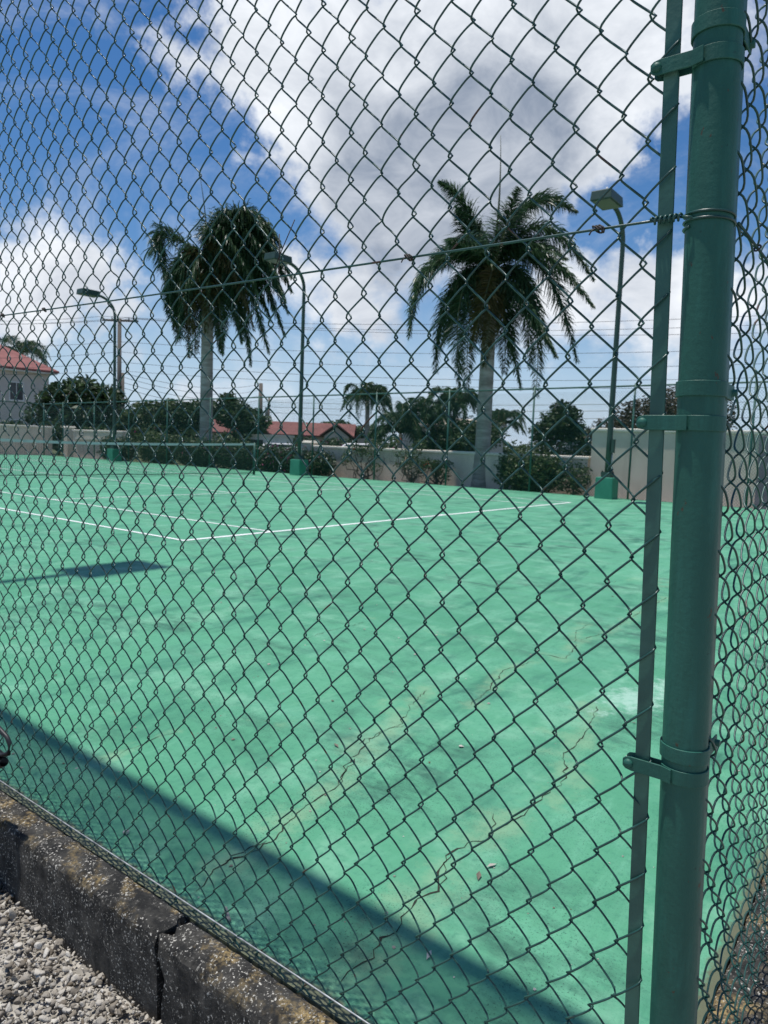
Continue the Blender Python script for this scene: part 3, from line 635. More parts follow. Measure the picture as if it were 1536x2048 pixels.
# ------------------------------------------------------------------ far fences
SL = -.0108
ff = empty('chain_link_fence', (UFAR, 0, 0)); tag(ff, 'tall green chain-link fence across the far side of the court', 'fence', 'fences round the court')
FL = VEND-VB
mb = MB(); lattice(mb, FL, 2.99, (0, VB, -.08), (0, 1, 0), .0021, slope=SL); tag(mb.build('wire_weave', M['farfence'], ff), kind='stuff')
rz = lambda v: 2.955+SL*v
MB().tube([(0, v, rz(v)) for v in np.linspace(VB, VEND, 30)], .024, 8).build('top_rail', M['farfence'], ff, True)
for v in [-.30-2.84*i for i in (2, 1)]+[-.30+2.84*i for i in range(11)]:
    if v < VEND-.3: MB().tube([(.0, v, -.25), (.0, v, rz(v)+.06)], .028, 8).build('line_post', M['farfence'], ff, True)
ef = empty('chain_link_fence', (0, VEND, 0)); tag(ef, 'green chain-link end fence beyond the net at far left', 'fence', 'fences round the court')
mb = MB(); lattice(mb, UFAR+3.9, 2.65, (-3.9, 0, -.05), (1, 0, 0), .0021); tag(mb.build('wire_weave', M['farfence'], ef), kind='stuff')
MB().tube([(-3.9, 0, 2.63), (UFAR, 0, 2.63)], .024, 8).build('top_rail', M['farfence'], ef, True)
for u in np.arange(UFAR, -4, -2.97): MB().tube([(u, .0, -.25), (u, .0, 2.68)], .034, 8).build('line_post', M['farfence'], ef, True)

# ------------------------------------------------------------------ floodlights
def make_lamp(u, v, s, label):
    o = empty('floodlight', (u, v, 0)); tag(o, label, 'floodlight', 'court floodlights')
    bevel(MB().box((-.235, -.235, -.05), (.235, .235, .56), .97).build('concrete_base', M['block'], o), .015)
    MB().box((-.13, -.13, .562), (.13, .13, .70)).build('base_plate', M['lamp'], o)
    zs = np.linspace(.70, 6.45, 8); P = [(0, 0, z) for z in zs]; rad = list(np.linspace(.078, .058, 8))
    for a in np.linspace(0, math.pi/2, 11)[1:]: P.append((s*.80*(1-math.cos(a)), 0, 6.45+.74*math.sin(a))); rad.append(.057)
    P.append((s*.92, 0, 7.195)); rad.append(.05)
    MB().tube(P, rad, 14).build('pole', M['lamp'], o, True)
    # shoebox head, narrower on top
    x0, x1 = sorted((s*.84, s*1.68))
    hd = MB().box((x0, -.26, 7.11), (x1, .26, 7.34), .93).build('lamp_head', M['lamp'], o); bevel(hd, .02)
    MB().box((x0+.05, -.21, 7.098), (x1-.05, .21, 7.107)).build('lens', M['lens'], hd)
    b = MB(); b.tube([(s*1.3, .0, 7.34), (s*1.3, 0, 7.42)], .045, 10); b.tube([(s*1.3, 0, 7.42), (s*1.3, 0, 7.49)], .022, 8); b.build('photocell', M['trim'], hd, True)
    MB().box((-.09, -.15, 1.2), (.02, -.078, 1.55)).build('switch_box', M['lamp'], o)
    MB().tube([(0, -.09, .70), (0, -.09, 1.2)], .016, 6).build('conduit', M['galv'], o, True)
    for bx in (-1, 1):
        for by in (-1, 1): MB().tube([(bx*.10, by*.10, .70), (bx*.10, by*.10, .735)], .018, 6).build('anchor_bolt', M['rust'], o)
    return o
make_lamp(13.45, .12, -1, 'green floodlight on a bent pole by the tall beige wall, right of both palms')
make_lamp(13.45, 11.26, -1, 'green floodlight on a bent pole between the two tall palms')
make_lamp(13.45, 22.85, -1, 'green floodlight on a bent pole left of the left palm, beside the wooden pole')
make_lamp(-3.42, .15, 1, 'near floodlight whose boxy lamp head throws a shadow on the court')

# ------------------------------------------------------------------ net
net = empty('tennis_net', (5.485, 11.885, 0)); tag(net, 'tennis net with white tape strung across the court', 'net')
NW = 6.40
def net_top(x): return .945+(1.07-.945)*(abs(x)/NW)**1.6
for s in (-1, 1):
    o = MB().tube([(s*NW, 0, -.02), (s*NW, 0, 1.09)], .042, 12).build('net_post', M['farfence'], net, True)
xs = np.arange(-NW+.05, NW, .045); V = []; F = []; r = .0023
def thin(a, b):
    n0 = len(V)
    a = np.array(a); b = np.array(b); d = (b-a)/np.linalg.norm(b-a); p = np.cross(d, (0, 1., 0)); q = np.array((0, 1., 0))
    for e in (a, b):
        for t in (0, 2.094, 4.189): V.append(e+r*(math.cos(t)*p+math.sin(t)*q))
    F.extend([(n0, n0+1, n0+4, n0+3), (n0+1, n0+2, n0+5, n0+4), (n0+2, n0, n0+3, n0+5)])
for x in xs: thin((x, 0, .04), (x, 0, net_top(x)-.02))
for k in range(23):
    pts = np.linspace(-NW+.05, NW-.05, 14)
    for a, b in zip(pts[:-1], pts[1:]): thin((a, .002, .04+(net_top(a)-.06)*k/22), (b, .002, .04+(net_top(b)-.06)*k/22))
tag(MB().raw(np.array(V), F).build('net_cords', M['netcord'], net), kind='stuff')
mb = MB(); X = np.linspace(-NW+.04, NW-.04, 40); v = []; f = []
for x in X: v += [(x, -.009, net_top(x)-.065), (x, .009, net_top(x)-.065), (x, .009, net_top(x)+.004), (x, -.009, net_top(x)+.004)]
for i in range(39): f += [(i*4+j, i*4+(j+1) % 4, i*4+4+(j+1) % 4, i*4+4+j) for j in range(4)]
mb.raw(v, f).build('net_tape', M['netband'], net)
MB().tube([(x, 0, .035+.02*math.sin(x*1.3)**2) for x in np.linspace(-NW+.04, NW-.04, 40)], .011, 6).build('bottom_rope', M['netcord'], net, True)

# ------------------------------------------------------------------ garden walls
def wall(name, label, x0, x1, y0, y1, z0, z1, cop=.045, pillars=()):
    o = empty(name, ((x0+x1)/2, (y0+y1)/2, z0)); c = np.array(o.location); tag(o, label, 'wall', 'garden walls')
    sub = lambda a: tuple(np.array(a)-c)
    MB().box(sub((x0, y0, z0)), sub((x1, y1, z1-.002))).build('wall_face', M['beige'], o)
    bevel(MB().box(sub((x0-cop, y0-cop, z1)), sub((x1+cop, y1+cop, z1+.10))).build('coping', M['cream'], o), .03, 3)
    for px, py in pillars:
        MB().box(sub((px-.22, py-.22, z0)), sub((px+.22, py+.22, z1+.18))).build('pillar', M['beige'], o)
        bevel(MB().box(sub((px-.27, py-.27, z1+.182)), sub((px+.27, py+.27, z1+.27)), .8).build('pillar_cap', M['cream'], o), .01)
    return o
wall('garden_wall', 'low beige garden wall with rounded coping behind the right-hand palm', 15.2, 15.42, 1.36, 12.2, -.3, .98, pillars=((15.31, 12.5),))
tw = wall('garden_wall', 'tall beige wall at right, behind the corner post', 15.15, 15.40, -9.0, 1.26, -.3, 1.80)
wall('garden_wall', 'long cream-topped wall past the far-left corner of the court', 3.0, 15.4, 32.0, 32.25, -.3, 1.42)
lw2 = wall('garden_wall', 'beige wall piece with a ledge behind the left floodlight', 15.5, 15.75, 25.4, 30.0, -.4, 1.30, pillars=((15.6, 30.6),))
MB().box((-.20, -2.2, 1.30), (-.13, 2.0, 1.38)).build('ledge', M['cream'], lw2)
door = empty('wall_door', (15.10, -3.6, -.1)); tag(door, 'grey door set against the tall beige wall at the right edge', 'door')
bevel(MB().box((0, -.60, 0), (.047, .50, 1.86)).build('door_leaf', plain('grey_door', (0.13, 0.12, 0.14), (0.19, 0.18, 0.20), 0.6, 3), door), .01)
MB().tube([(-.05, -.42, .95), (-.05, -.30, .95)], .012, 8).build('door_handle', M['galv'], door, True)

# ------------------------------------------------------------------ plants
def leaf_cloud(mb, blobs, n, size, flat=.5):
    """many small folded leaves spread through the volume of several lobes, denser near the skin"""
    vol = np.array([b[3]*b[4]*b[5] for b in blobs]); pick = rng.choice(len(blobs), n, p=vol/vol.sum())
    B = np.array(blobs)[pick]; d = rng.normal(0, 1, (n, 3)); d /= np.linalg.norm(d, axis=1)[:, None]
    rad = rng.random(n)**.38; rad *= 1+.16*np.sin(d[:, 0]*5+pick)*np.cos(d[:, 2]*6+pick*2)
    C = B[:, :3]+d*rad[:, None]*B[:, 3:6]
    a = rng.normal(0, 1, (n, 3)); a[:, 2] *= flat; a /= np.linalg.norm(a, axis=1)[:, None]
    b = np.cross(a, rng.normal(0, 1, (n, 3))); b /= np.linalg.norm(b, axis=1)[:, None]
    s = size*rng.uniform(.6, 1.35, n)[:, None]
    v = np.stack([C-a*s, C+b*s*.42, C+a*s, C-b*s*.42], 1).reshape(-1, 3)
    k = mb.n; mb.v.append(v); mb.n += len(v); idx = np.arange(n)*4+k
    mb.f += list(zip(idx.tolist(), (idx+1).tolist(), (idx+2).tolist(), (idx+3).tolist()))
def branches(mb, base, tips, r0, kink=.12, seed=0, sag=0):
    r = np.random.default_rng(seed)
    for t in tips:
        p = np.array(base, float); q = np.array(t, float); n = 7; P = [p+(q-p)*i/n for i in range(n+1)]
        L = np.linalg.norm(q-p)
        P = [P[0]]+[x+r.normal(0, kink*L*.35, 3) for x in P[1:-1]]+[P[-1]]
        mb.tube(P, np.linspace(r0, r0*.25, n+1), 6)
def tree(name, base, h_trunk, r_trunk, lobes, n, size, mat, label, cat='tree', group=None, flowers=None, twigs=6, bark='bark'):
    o = empty(name, base); tag(o, label, cat, group); B = np.array(base)
    lob = [(l[0], l[1], l[2], *(l[3:6] if len(l) >= 6 else (l[3],)*3)) for l in lobes]
    mb = MB(); cz = h_trunk
    mb.tube([(0, 0, -.15), (.02*h_trunk, 0, cz*.5), (0, .02*h_trunk, cz)], [r_trunk*1.25, r_trunk, r_trunk*.75], 8)
    branches(mb, (0, .02*h_trunk, cz*.97), [(l[0]*.85, l[1]*.85, l[2]+l[5]*.1) for l in lob], r_trunk*.55, seed=int(abs(B[0])*10))
    if twigs:
        branches(mb, (0, 0, cz*.8), [(l[0]+rng.normal(0, l[3]*.6), l[1]+rng.normal(0, l[4]*.6), l[2]+rng.uniform(0, .9)*l[5]) for l in (lob*6)[:twigs]], r_trunk*.25, seed=3)
    mb.build('trunk', M[bark], o, True)
    mb = MB(); leaf_cloud(mb, lob, n, size); tag(mb.build('crown', M[mat], o), kind='stuff')
    for fm, fn, fs, fl in (flowers or []):
        mb = MB(); leaf_cloud(mb, [(*l[:3], l[3]*1.03, l[4]*1.03, l[5]*1.03) for l in (fl or lob)], fn, fs, 1.0); tag(mb.build('flowers', M[fm], o), kind='stuff')
    return o

RIGHT = np.array((.607, -.794, 0.0)); RIGHT /= np.linalg.norm(RIGHT); FWD = np.array((.797, .604, 0)); UPV = np.array((0, 0, 1.))
def frond_obj(parent, P, L_leaf, mat, dens=62, seed=0, width=.030, limp=.55):
    """P: points along the rachis (local). plumose leaflets in several ranks, tips bending down"""
    r = np.random.default_rng(seed); P = np.array(P); t = np.linspace(0, 1, len(P)); mb = MB()
    n = dens; tt = np.linspace(.10, 1.0, n)
    pos = np.stack([np.interp(tt, t, P[:, i]) for i in range(3)], 1); T = np.gradient(pos, axis=0); T /= np.linalg.norm(T, axis=1)[:, None]
    S = np.cross(T, UPV); S /= np.linalg.norm(S, axis=1)[:, None]+1e-6; U = np.cross(S, T)
    prof = np.clip(np.minimum((tt-.02)/.22, 1.0), .3, 1)*np.clip((1.08-tt)/.45, .22, 1)
    V = []; F = []
    for i in range(n):
        for rank in (-1, 1):
            for tilt in (-.4, .0, .45):
                l = L_leaf*prof[i]*r.uniform(.75, 1.12); d = rank*S[i]*1.0+U[i]*(tilt+r.normal(0, .15))+T[i]*(.30+.45*tt[i]+r.normal(0, .1))
                d /= np.linalg.norm(d); base = pos[i]+r.normal(0, .006, 3)
                d2 = d+np.array((0, 0, -limp*r.uniform(.4, 1.2))); d2 /= np.linalg.norm(d2); d3 = d2+np.array((0, 0, -limp*1.1*r.uniform(.5, 1.4))); d3 /= np.linalg.norm(d3)
                p1 = base+d*l*.36; p2 = p1+d2*l*.36; p3 = p2+d3*l*.34
                w = np.cross(d2, T[i]); w = w/(np.linalg.norm(w)+1e-6); w = (w+r.normal(0, .5, 3)); w = w/np.linalg.norm(w)*width*.5
                k = len(V); V += [base-w*.5, base+w*.5, p1-w, p1+w, p2-w*.8, p2+w*.8, p3]
                F += [(k, k+1, k+3, k+2), (k+2, k+3, k+5, k+4), (k+4, k+5, k+6)]
    mb.raw(np.array(V), F); o = mb.build('frond', M[mat], parent)
    rb = MB(); rb.tube(P, np.linspace(.045, .008, len(P))*(L_leaf/.8), 6); rb.build('rachis', M['rachis'], o, True)
    return o
def curve(p0, pm, p1, n=16):
    c = 2*np.array(pm)-.5*(np.array(p0)+np.array(p1)); t = np.linspace(0, 1, n)[:, None]
    return (1-t)**2*np.array(p0)+2*t*(1-t)*c+t*t*np.array(p1)
def royal_palm(base, h, rad, shaft, fronds, spear, label, L_leaf, seed, lean=(0, 0), group='tall palms behind the far fence', dens=62, width=.032, limp=.55):
    o = empty('royal_palm', base); tag(o, label, 'palm tree', group)
    zs = np.linspace(-.2, h-shaft, 90); r_ = np.interp(zs/(h-shaft), [-.1, 0, .06, .2, .5, .8, 1.0], [rad*1.5, rad*1.42, rad*1.2, rad*1.06, rad, rad*.95, rad*.82])
    r_ = r_*(1+.010*np.sin(zs*21))
    MB().tube([(lean[0]*max(0, z/h)**1.5, lean[1]*max(0, z/h)**1.5, z) for z in zs], r_, 20).build('trunk', M['trunk'], o, True)
    top = np.array((lean[0], lean[1], h))
    MB().tube([top+np.array((0, 0, z)) for z in np.linspace(-shaft-.02, .25, 8)], np.interp(np.linspace(0, 1, 8), [0, .2, .7, 1], [rad*.85, rad*.9, rad*.6, rad*.25]), 14).build('crownshaft', plain('crownshaft_green', (0.06, 0.10, 0.035), (0.10, 0.14, 0.05), 0.45, 3), o, True)
    for i, (mx, my, tx, ty, dep, dry) in enumerate(fronds):
        pm = top+RIGHT*mx+UPV*my+FWD*dep*.55; pt = top+RIGHT*tx+UPV*ty+FWD*dep
        P = curve(top, pm, pt); frond_obj(o, P, L_leaf*(1 if not dry else .8), 'fronddry' if dry else 'frond', dens, seed*50+i, width, limp)
    sp = top+RIGHT*spear[0]+UPV*spear[1]
    P = curve(top, top*.5+sp*.5+RIGHT*.02*spear[1], sp, 12); MB().tube(P, np.linspace(.055, .006, 12), 6).build('spear_leaf', M['rachis'], o, True)
    return o
# right-hand palm: shapes measured in metres from the crown centre
def sc(lst, cx, cy, k): return [((a-cx)*k, -(b-cy)*k, (c-cx)*k, -(d-cy)*k, dep, dry) for a, b, c, d, dep, dry in lst]
P2F = [(440, 400, 265, 235, .2, 0), (800, 350, 1095, 360, .4, 0), (860, 500, 1180, 790, -.5, 0), (900, 700, 1165, 1240, .5, 0), (830, 880, 880, 1480, -.6, 0),
       (690, 930, 735, 1330, .9, 0), (590, 930, 555, 1330, -1.1, 1), (420, 900, 430, 1480, -.6, 0), (370, 860, 290, 1340, .3, 0), (250, 720, 120, 1150, -.2, 0),
       (400, 620, 250, 700, 1.1, 0), (500, 520, 400, 330, 1.0, 0), (760, 540, 1090, 600, 1.2, 0), (820, 640, 1170, 960, -.9, 0), (500, 920, 500, 1430, .8, 0), (740, 900, 960, 1260, -1.2, 0),
       (640, 560, 700, 330, -1.0, 0), (480, 800, 330, 1180, 1.3, 0), (780, 800, 900, 1280, 1.0, 0), (660, 880, 820, 1420, .3, 0), (460, 640, 330, 640, -1.2, 0), (560, 880, 470, 1250, -1.2, 1)]
royal_palm((15.35, 4.95, -.05), 6.85, .235, 1.35, sc(P2F, 600, 740, .0162/3.072), (.05, 4.1), 'tall royal palm with open star-shaped crown, right of the two', .78, 1, (.03, .0), dens=120, width=.034, limp=.42)
P1F = [(190, 430, 240, 850, -.2, 0), (820, 150, 1090, 330, .3, 0), (830, 230, 1260, 520, -.5, 0), (900, 410, 1330, 780, .4, 0), (880, 480, 1320, 1000, -.3, 0), (860, 560, 1270, 1180, .6, 0),
       (800, 650, 1170, 1380, -.7, 0), (760, 720, 980, 1480, .2, 0), (680, 800, 760, 1400, -1.0, 0), (600, 850, 680, 1380, .8, 0), (430, 690, 430, 1440, -.3, 1), (340, 760, 290, 1250, .5, 0),
       (480, 720, 500, 1250, -1.1, 1), (650, 640, 850, 1250, 1.1, 0), (750, 300, 1150, 600, 1.0, 0), (680, 260, 900, 190, -.6, 0), (820, 330, 1230, 700, -1.1, 0), (720, 560, 1050, 1200, -1.2, 1),
       (640, 700, 640, 1250, -1.3, 1), (760, 240, 1180, 430, .6, 0), (700, 420, 1080, 880, -1.4, 0), (520, 640, 380, 1150, -1.0, 0), (820, 180, 1180, 460, -.8, 0), (740, 220, 1000, 260, .9, 0), (760, 330, 1120, 540, 0, 0), (800, 380, 1190, 650, .8, 0), (740, 480, 1130, 800, -.4, 0), (780, 560, 1150, 1060, .2, 0), (700, 640, 930, 1280, -.6, 0), (560, 760, 570, 1330, .2, 0), (400, 700, 350, 1330, -.6, 0), (480, 650, 460, 1380, .6, 1), (680, 210, 960, 230, .1, 0), (400, 640, 330, 1260, .1, 0), (440, 690, 400, 1400, .9, 0), (370, 650, 270, 1180, .0, 1), (900, 300, 1330, 660, .2, 0), (860, 200, 1240, 400, -.2, 0), (900, 520, 1310, 920, -.9, 0), (330, 700, 260, 1100, -.4, 0)]
P1F = [(a+(25 if c > 900 else 0), b-(70 if d > 700 else 10), 580+(c-580)*.95, 590+(d-590)*.93, e, f) for a, b, c, d, e, f in P1F]
royal_palm((15.75, 19.30, -.22), 9.0, .27, 1.6, sc(P1F, 580, 590, .0222/4.389), (-.45, 3.9), 'tall royal palm with wind-swept crown leaning right, left of the two', 1.10, 2, (.02, .05), limp=.65, dens=115, width=.046)
# smaller palms behind
def small_palm(base, h, rad, n, Lf, label, seed, L_leaf=.55, name='small_palm', droop=1.0, rise=.5, trunk='trunk'):
    o = empty(name, base); tag(o, label, 'palm tree', 'palms behind the wall'); r = np.random.default_rng(seed)
    MB().tube([(.05*math.sin(z), 0, z) for z in np.linspace(-.2, h, 10)], np.linspace(rad*1.2, rad*.8, 10), 10).build('trunk', M[trunk], o, True)
    top = np.array((.05*math.sin(h), 0, h))
    for i in range(n):
        az = i*2.39996+r.normal(0, .2); el = rise*r.uniform(.1, 1.6); d = np.array((math.cos(az), math.sin(az), 0))
        pm = top+d*Lf*.5+UPV*Lf*.42*el; pt = top+d*Lf*r.uniform(.75, 1.0)+UPV*(Lf*.45*el-Lf*.75*droop*r.uniform(.4, 1.1))
        frond_obj(o, curve(top, pm, pt, 10), L_leaf, 'frond', 34, seed*40+i, .05, .6)
    return o
small_palm((30.45, 21.9, -.15), 4.1, .16, 16, 2.0, 'dark little palm standing above the low wall left of the palm thicket', 11, .55, droop=1.2, rise=.75)
small_palm((28.6, 15.9, -.15), 2.6, .14, 14, 2.1, 'leafy palm in the thicket, its fronds arching over the wall', 12, .6, rise=1.0)
small_palm((30.0, 15.2, -.15), 3.5, .14, 14, 1.9, 'tallest palm in the thicket left of the right palm trunk', 13, .55, rise=.9)
small_palm((27.6, 17.2, -.15), 2.0, .14, 16, 2.0, 'bushy low palm at the left of the thicket', 14, .6, rise=1.2)
small_palm((40.0, 17.5, -.15), 3.2, .12, 13, 1.9, 'thin coconut palm right of the right-hand palm trunk', 15, .5, rise=.7)
small_palm((33.0, 72.0, -.15), 9.6, .2, 14, 3.4, 'palm rising behind the red-roofed house at far left', 16, .9, rise=.7)

G_T = 'trees beyond the walls'
tree('tree', (42.4, 14.2, -.15), 1.9, .2, [(0, 0, 3.4, 1.45, 1.45, 1.1), (-.5, .8, 2.6, 1.2, 1.2, .9), (.6, -.9, 2.5, 1.3, 1.3, .9), (0, 0, 4.4, .7, .7, .6), (.2, -.6, 4.0, .8, .8, .6)], 5200, .16, 'leaf', 'round dark tree right of the right-hand palm', group=G_T)
tree('tree', (41.0, 8.0, -.15), 2.0, .2, [(0, 0, 3.4, 2.2, 2.2, 1.6), (.9, -1.6, 4.2, 1.8, 1.8, 1.6), (-1.2, 1.6, 2.6, 1.6, 1.6, 1.1), (1.6, -3.2, 3.8, 1.8, 1.8, 1.8)], 9000, .15, 'leafbrown', 'brownish broad tree rising behind the tall beige wall', group=G_T)
tree('tree', (36.0, -4.5, -.15), 2.0, .2, [(0, 0, 3.0, 1.8, 1.8, 1.4), (-.6, 1.5, 2.4, 1.4, 1.4, 1.0)], 5000, .15, 'leaf', 'dark tree showing just right of the corner post', group=G_T)
tree('tree', (19.5, 36.3, -.15), 2.2, .2, [(0, 0, 3.9, 1.5, 1.5, 1.0), (-.9, 1.2, 3.5, 1.2, 1.2, 1.0), (1.0, -1.3, 3.7, 1.2, 1.2, .9), (.2, -.2, 2.6, 1.9, 1.9, 1.0), (-1.5, 1.8, 2.4, 1.0, 1.0, .9)], 3400, .24, 'leaf', 'big-leaved dark tree right of the red-roofed house', group=G_T)
tree('tree', (22.1, 32.8, -.15), 1.6, .16, [(0, 0, 2.6, 1.4, 1.4, 1.0), (.9, -1.1, 3.0, 1.1, 1.1, .8), (-.8, 1.1, 2.2, 1.2, 1.2, .9)], 3600, .17, 'leafmid', 'mid-green bushy tree behind the left floodlight', group=G_T)
tree('tree', (23.7, 30.7, -.15), 1.7, .16, [(0, 0, 2.7, 1.3, 1.3, 1.0), (.7, -.8, 3.1, .8, .8, .7), (-.4, .7, 2.0, 1.2, 1.2, .9)], 3600, .15, 'leaf', 'dark tree just left of the left palm trunk', group=G_T)
tree('tree', (25.4, 28.6, -.15), 1.7, .16, [(0, 0, 2.9, 1.2, 1.2, 1.0), (.7, -1.0, 2.5, 1.1, 1.1, .9), (-.3, .3, 3.7, .7, .7, .6)], 3600, .15, 'leaf', 'dark tree just right of the left palm trunk', group=G_T)
tree('tree', (29.5, 14.0, -.15), 1.0, .14, [(0, 0, 1.9, 1.6, 1.6, 1.2), (-.8, 1.2, 1.5, 1.3, 1.3, 1.0), (.8, -.7, 2.2, 1.2, 1.2, .9)], 5200, .13, 'leaf', 'dense dark tree filling the palm thicket', group=G_T)
tree('tree', (45.0, 37.0, -.15), 1.6, .16, [(0, 0, 2.6, 2.0, 2.0, .9), (1.5, -2.0, 2.4, 1.6, 1.6, .8)], 2500, .2, 'leafmid', 'low green treetop behind the long red roof', group=G_T)
tree('hedge', (33.0, 26.5, -.15), .6, .08, [(0, 0, 1.1, 1.6, 1.6, .7), (-1.8, 2.3, 1.2, 1.6, 1.6, .65), (1.8, -2.3, 1.0, 1.6, 1.6, .6)], 5000, .11, 'leaf', 'clipped dark hedge in front of the long red roof', 'hedge', flowers=[('pink', 260, .08, None)])
tree('hedge', (44.0, 16.0, -.15), .6, .08, [(-2.5, 3.2, 1.2, 2.2, 2.2, .8), (0, 0, 1.3, 2.2, 2.2, .9), (2.2, -3, 1.6, 2.2, 2.2, 1.0)], 5200, .13, 'leafmid', 'rough green hedge under the round dark tree', 'hedge')

tree('hedge', (21.5, 32.0, -.15), .5, .08, [(-1.9, 2.4, 1.1, 1.5, 1.5, .9), (0, 0, 1.2, 1.6, 1.6, 1.0), (1.7, -2.1, 1.1, 1.5, 1.5, .9), (3.2, -4.0, 1.0, 1.4, 1.4, .9)], 7000, .12, 'leafmid', 'long leafy hedge under the trees behind the left floodlight', 'hedge', flowers=[('pink', 60, .08, None)])
tree('hedge', (18.2, 36.5, -.15), .5, .08, [(0, 0, 1.2, 1.6, 1.6, 1.0), (-1.8, 2.2, 1.1, 1.5, 1.5, .9), (1.4, -1.5, 1.3, 1.3, 1.3, 1.0)], 5000, .13, 'leaf', 'dark hedge under the big-leaved tree by the house', 'hedge')
def treeline():
    mb = MB(); lob = []
    for k in range(150):
        a = math.radians(-25+k*1.0); d = rng.uniform(110, 150); h = rng.uniform(1.8, 3.4)
        lob.append((-5+d*math.cos(a), -6+d*math.sin(a), h*.55, 2.6, 2.6, h*.6))
    leaf_cloud(mb, lob, 26000, .38); tag(mb.build('distant_trees', M['leafmid']), 'far-off line of trees along the horizon', 'trees', kind='stuff')
treeline()
G_S = 'shrubs along the far fence'
def shrub(u, v, w, d, h, label, mat='leaf', n=2600, size=.055, flowers=None, bare=0, zb=-.12):
    lob = [(0, 0, h*.5, d*.5, w*.42, h*.46), (0, w*.25, h*.62, d*.4, w*.25, h*.36), (0, -w*.25, h*.58, d*.4, w*.25, h*.38), (-.05, 0, h*.3, d*.5, w*.5, h*.3)]
    return tree('shrub', (u, v, zb), h*.25, .035, lob, n, size, mat, label, 'shrub', G_S, flowers, twigs=8+bare)
shrub(14.55, 24.3, 3.0, .9, 1.3, 'dark bush seen through the net left of the left floodlight base', 'leaf', 6500, .06)
shrub(14.55, 21.0, 3.2, .9, 1.5, 'dark shrub just right of the left floodlight base', 'leafmid', 7000, .06)
shrub(14.50, 18.0, 3.2, .9, 1.35, 'dark shrub at the foot of the left palm', 'leaf', 7000, .06, flowers=[('pink', 60, .05, None)])
shrub(14.50, 15.5, 3.2, .9, 1.25, 'dark shrub behind the net post', 'leaf', 7000, .06, flowers=[('pink', 90, .05, None)])
shrub(14.55, 13.2, 2.8, .9, 1.25, 'flowering shrub with pink and white blooms beside the middle floodlight base', 'leaf', 5500, .06, flowers=[('pink', 230, .05, None), ('whitefl', 150, .045, None)])
shrub(14.60, 11.4, 1.7, .8, 1.05, 'white-flowered shrub at the left end of the low wall', 'leaf', 3600, .055, flowers=[('whitefl', 200, .045, None), ('pink', 60, .045, None)])
shrub(14.70, 2.95, 2.3, .9, 1.30, 'dense green shrub right of the right-hand palm foot', 'leafmid', 7500, .06)
shrub(14.75, 1.55, 1.1, .8, 1.15, 'twisted half-bare shrub next to the tall beige wall', 'leaf', 900, bare=12)
shrub(17.3, 2.4, 2.4, 1.2, 1.75, 'white-flowering bush just behind the low wall by the tall wall', 'leafmid', 3000, .07, [('whitefl', 420, .06, None), ('pink', 30, .06, None)])
def vine(u, v, h, label, seed):
    o = empty('shrub', (u, v, -.1)); tag(o, label, 'shrub', G_S); r = np.random.default_rng(seed); mb = MB(); tips = []
    for k in range(9):
        t = np.array((r.normal(0, .16), r.normal(0, .5), h*r.uniform(.45, 1.15))); tips.append(t)
    branches(mb, (0, 0, 0), tips, .035, .22, seed); branches(mb, (.02, .05, .1), [t*np.array((1, 1.3, .7)) for t in tips[:5]], .02, .3, seed+1)
    mb.build('branches', M['bark'], o, True)
    mb = MB(); leaf_cloud(mb, [(*t, .22, .26, .2) for t in tips]+[(0, 0, h*.9, .25, .35, .22)], 900, .05); tag(mb.build('leaves', M['leafmid'], o), kind='stuff')
    mb = MB(); leaf_cloud(mb, [(*t, .2, .25, .2) for t in tips[:3]], 14, .05, 1.0); tag(mb.build('flowers', M['redfl'], o), kind='stuff')
    return o
vine(14.75, 9.3, 1.15, 'thin climbing shrub with bare stems at the left on the low wall', 21)
vine(14.70, 7.2, 1.30, 'sprawling half-bare shrub against the low wall left of the right palm', 22)
vine(14.75, 6.2, .75, 'small sparse shrub close to the right-hand palm on its left', 23)

# ------------------------------------------------------------------ houses, cars, poles
def gable_roof(mb, x0, x1, y0, y1, z, rise, axis='y', over=.35, t=.12):
    x0 -= over; x1 += over; y0 -= over; y1 += over
    if axis == 'y':
        m = (x0+x1)/2; v = [(x0, y0, z), (x1, y0, z), (x1, y1, z), (x0, y1, z), (m, y0, z+rise), (m, y1, z+rise)]; v2 = [(a, b, c-t) for a, b, c in v]
        f = [(0, 4, 5, 3), (1, 2, 5, 4)]; e = [(0, 4), (4, 1), (1, 2), (2, 5), (5, 3), (3, 0)]
    else:
        m = (y0+y1)/2; v = [(x0, y0, z), (x1, y0, z), (x1, y1, z), (x0, y1, z), (x0, m, z+rise), (x1, m, z+rise)]; v2 = [(a, b, c-t) for a, b, c in v]
        f = [(0, 1, 5, 4), (2, 3, 4, 5)]; e = [(0, 1), (1, 5), (5, 2), (2, 3), (3, 4), (4, 0)]
    F = f+[tuple(i+6 for i in q[::-1]) for q in f]+[(a, a+6, b+6, b) for a, b in e]
    mb.raw(v+v2, F)
def hip_roof(mb, w, d, z, rise, over=.5, t=.15):
    x, y = w/2+over, d/2+over; k = min(x, y)*.95; rx, ry = max(.05, x-k), max(.05, y-k)
    v = [(-x, -y, z), (x, -y, z), (x, y, z), (-x, y, z), (-rx, -ry, z+rise), (rx, -ry, z+rise), (rx, ry, z+rise), (-rx, ry, z+rise), (-x, -y, z-t), (x, -y, z-t), (x, y, z-t), (-x, y, z-t)]
    mb.raw(v, [(0, 1, 5, 4), (1, 2, 6, 5), (2, 3, 7, 6), (3, 0, 4, 7), (4, 5, 6, 7), (0, 8, 9, 1), (1, 9, 10, 2), (2, 10, 11, 3), (3, 11, 8, 0), (8, 11, 10, 9)])
